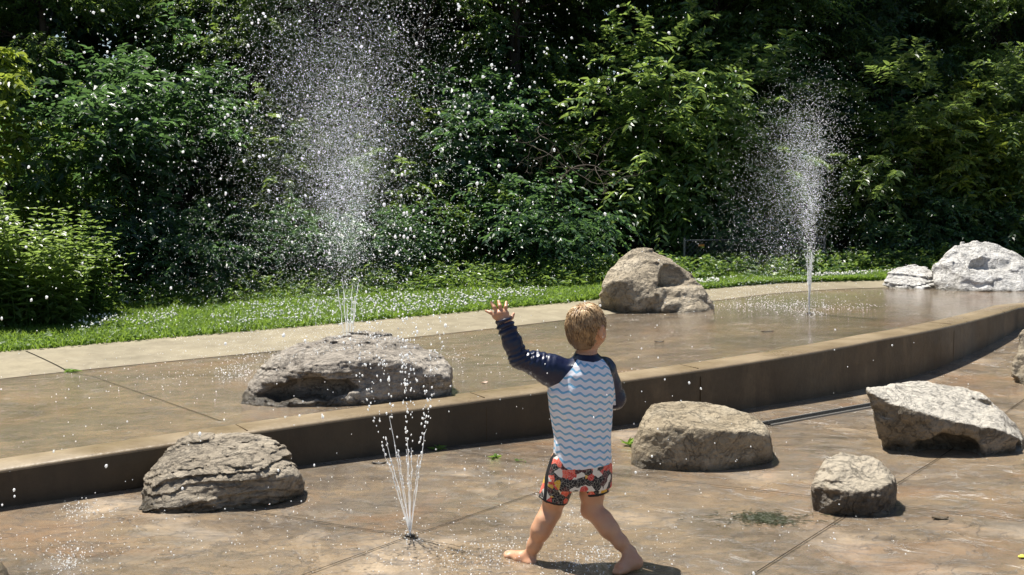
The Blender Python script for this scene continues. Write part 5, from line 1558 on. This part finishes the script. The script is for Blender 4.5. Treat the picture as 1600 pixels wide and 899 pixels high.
weed(113, 581, lambda P: kerb_z(P[0], P[1]), 'flat weed where the kerb joint meets the upper pad on the left', 26, .06, .35, 5, M_clover, .05)
weed(983, 487, zup, 'leafy weed at the foot of the large brown boulder', 30, .075, .7, 6, M_clover, .06)

# algae patch: threads of dark green weed washed flat on the pad
M_alg = plain('wet_algae', (.035, .042, .012), .35)
rng = np.random.default_rng(9); pp = []; c0 = at_f(1195, 812, zlow)
for k in range(420):
    if k < 230: b = rng.normal(0, 1, 2) * (.045, .035) + (.0, .03)
    elif k < 330: b = rng.normal(0, 1, 2) * (.07, .02) + (.02, -.045)
    else: b = rng.normal(0, 1, 2) * (.13, .06)
    a = rng.normal(.15, .6) + (PI if rng.uniform() < .5 else 0); m = 6; q = [np.array([b[0], b[1], .003 + rng.uniform(0, .003)])]
    for _ in range(m - 1):
        a += rng.normal(0, .45); q.append(q[-1] + np.array([math.cos(a), math.sin(a), 0]) * rng.uniform(.004, .012))
    pp.append((np.array(q), np.array([.0012] * 5 + [.0004])))
V, Q = tubes(pp, 4)
o = make('algae_patch', V, Q, M_alg); o.location = tuple(c0); tag(o, 'flat patch of dark green stringy algae on the lower pad left of the smallest boulder', 'algae', kind='stuff')

# fallen leaves and bark flakes
def flake(u, v, zf, L, Wd, col, label, rz, name='fallen_leaf', cat='fallen leaf'):
    q = at_f(u, v, zf)
    n = 9; s = np.linspace(-1, 1, n); wv = np.sqrt(np.clip(1 - s * s, 0, 1)) * (1 + .15 * np.sin(s * 7 + u))
    top = np.c_[s * L / 2, wv * Wd / 2, .004 + .006 * s ** 2]; bot = np.c_[s * L / 2, -wv * Wd / 2, .004 + .005 * np.sin(s * 2) ** 2]
    mid = np.c_[s * L / 2, 0 * s, np.full(n, .009)]
    und = np.array([[0, 0, .001]])
    V = np.concatenate([top, mid, bot, mid - np.array([0, 0, .006])]); k = np.arange(n - 1)
    Q = np.concatenate([np.stack([k + a * n, k + 1 + a * n, k + 1 + ((a + 1) % 4) * n, k + ((a + 1) % 4) * n], -1) for a in range(4)])
    o = make(name, V, Q, plain(name + '_surface', col, .6)); o.location = tuple(q); o.rotation_euler = (0, 0, rz); tag(o, label, cat)
flake(592, 725, zlow, .075, .030, (.035, .028, .022), 'dark curled leaf on the lower pad below the wall, left of the nearest jet', .15)
flake(1469, 811, zlow, .075, .03, (.06, .04, .018), 'brown wet leaf on the lower pad right of the smallest boulder', .1)
flake(1199, 519, zup, .10, .035, (.03, .022, .016), 'dark wet leaf lying on the upper pad in front of the farthest jet', .2)
flake(757, 599, zup, .045, .03, (.62, .45, .36), 'small pinkish petal on the upper pad below the raised arm', .5)
flake(1596, 872, zlow, .04, .025, (.65, .60, .08), 'yellow leaf on the lower pad at the bottom right edge', 1.0)
flake(1030, 535, zup, .07, .028, (.035, .028, .02), 'dark leaf on the upper pad right of the boy and his head', .1)
# done
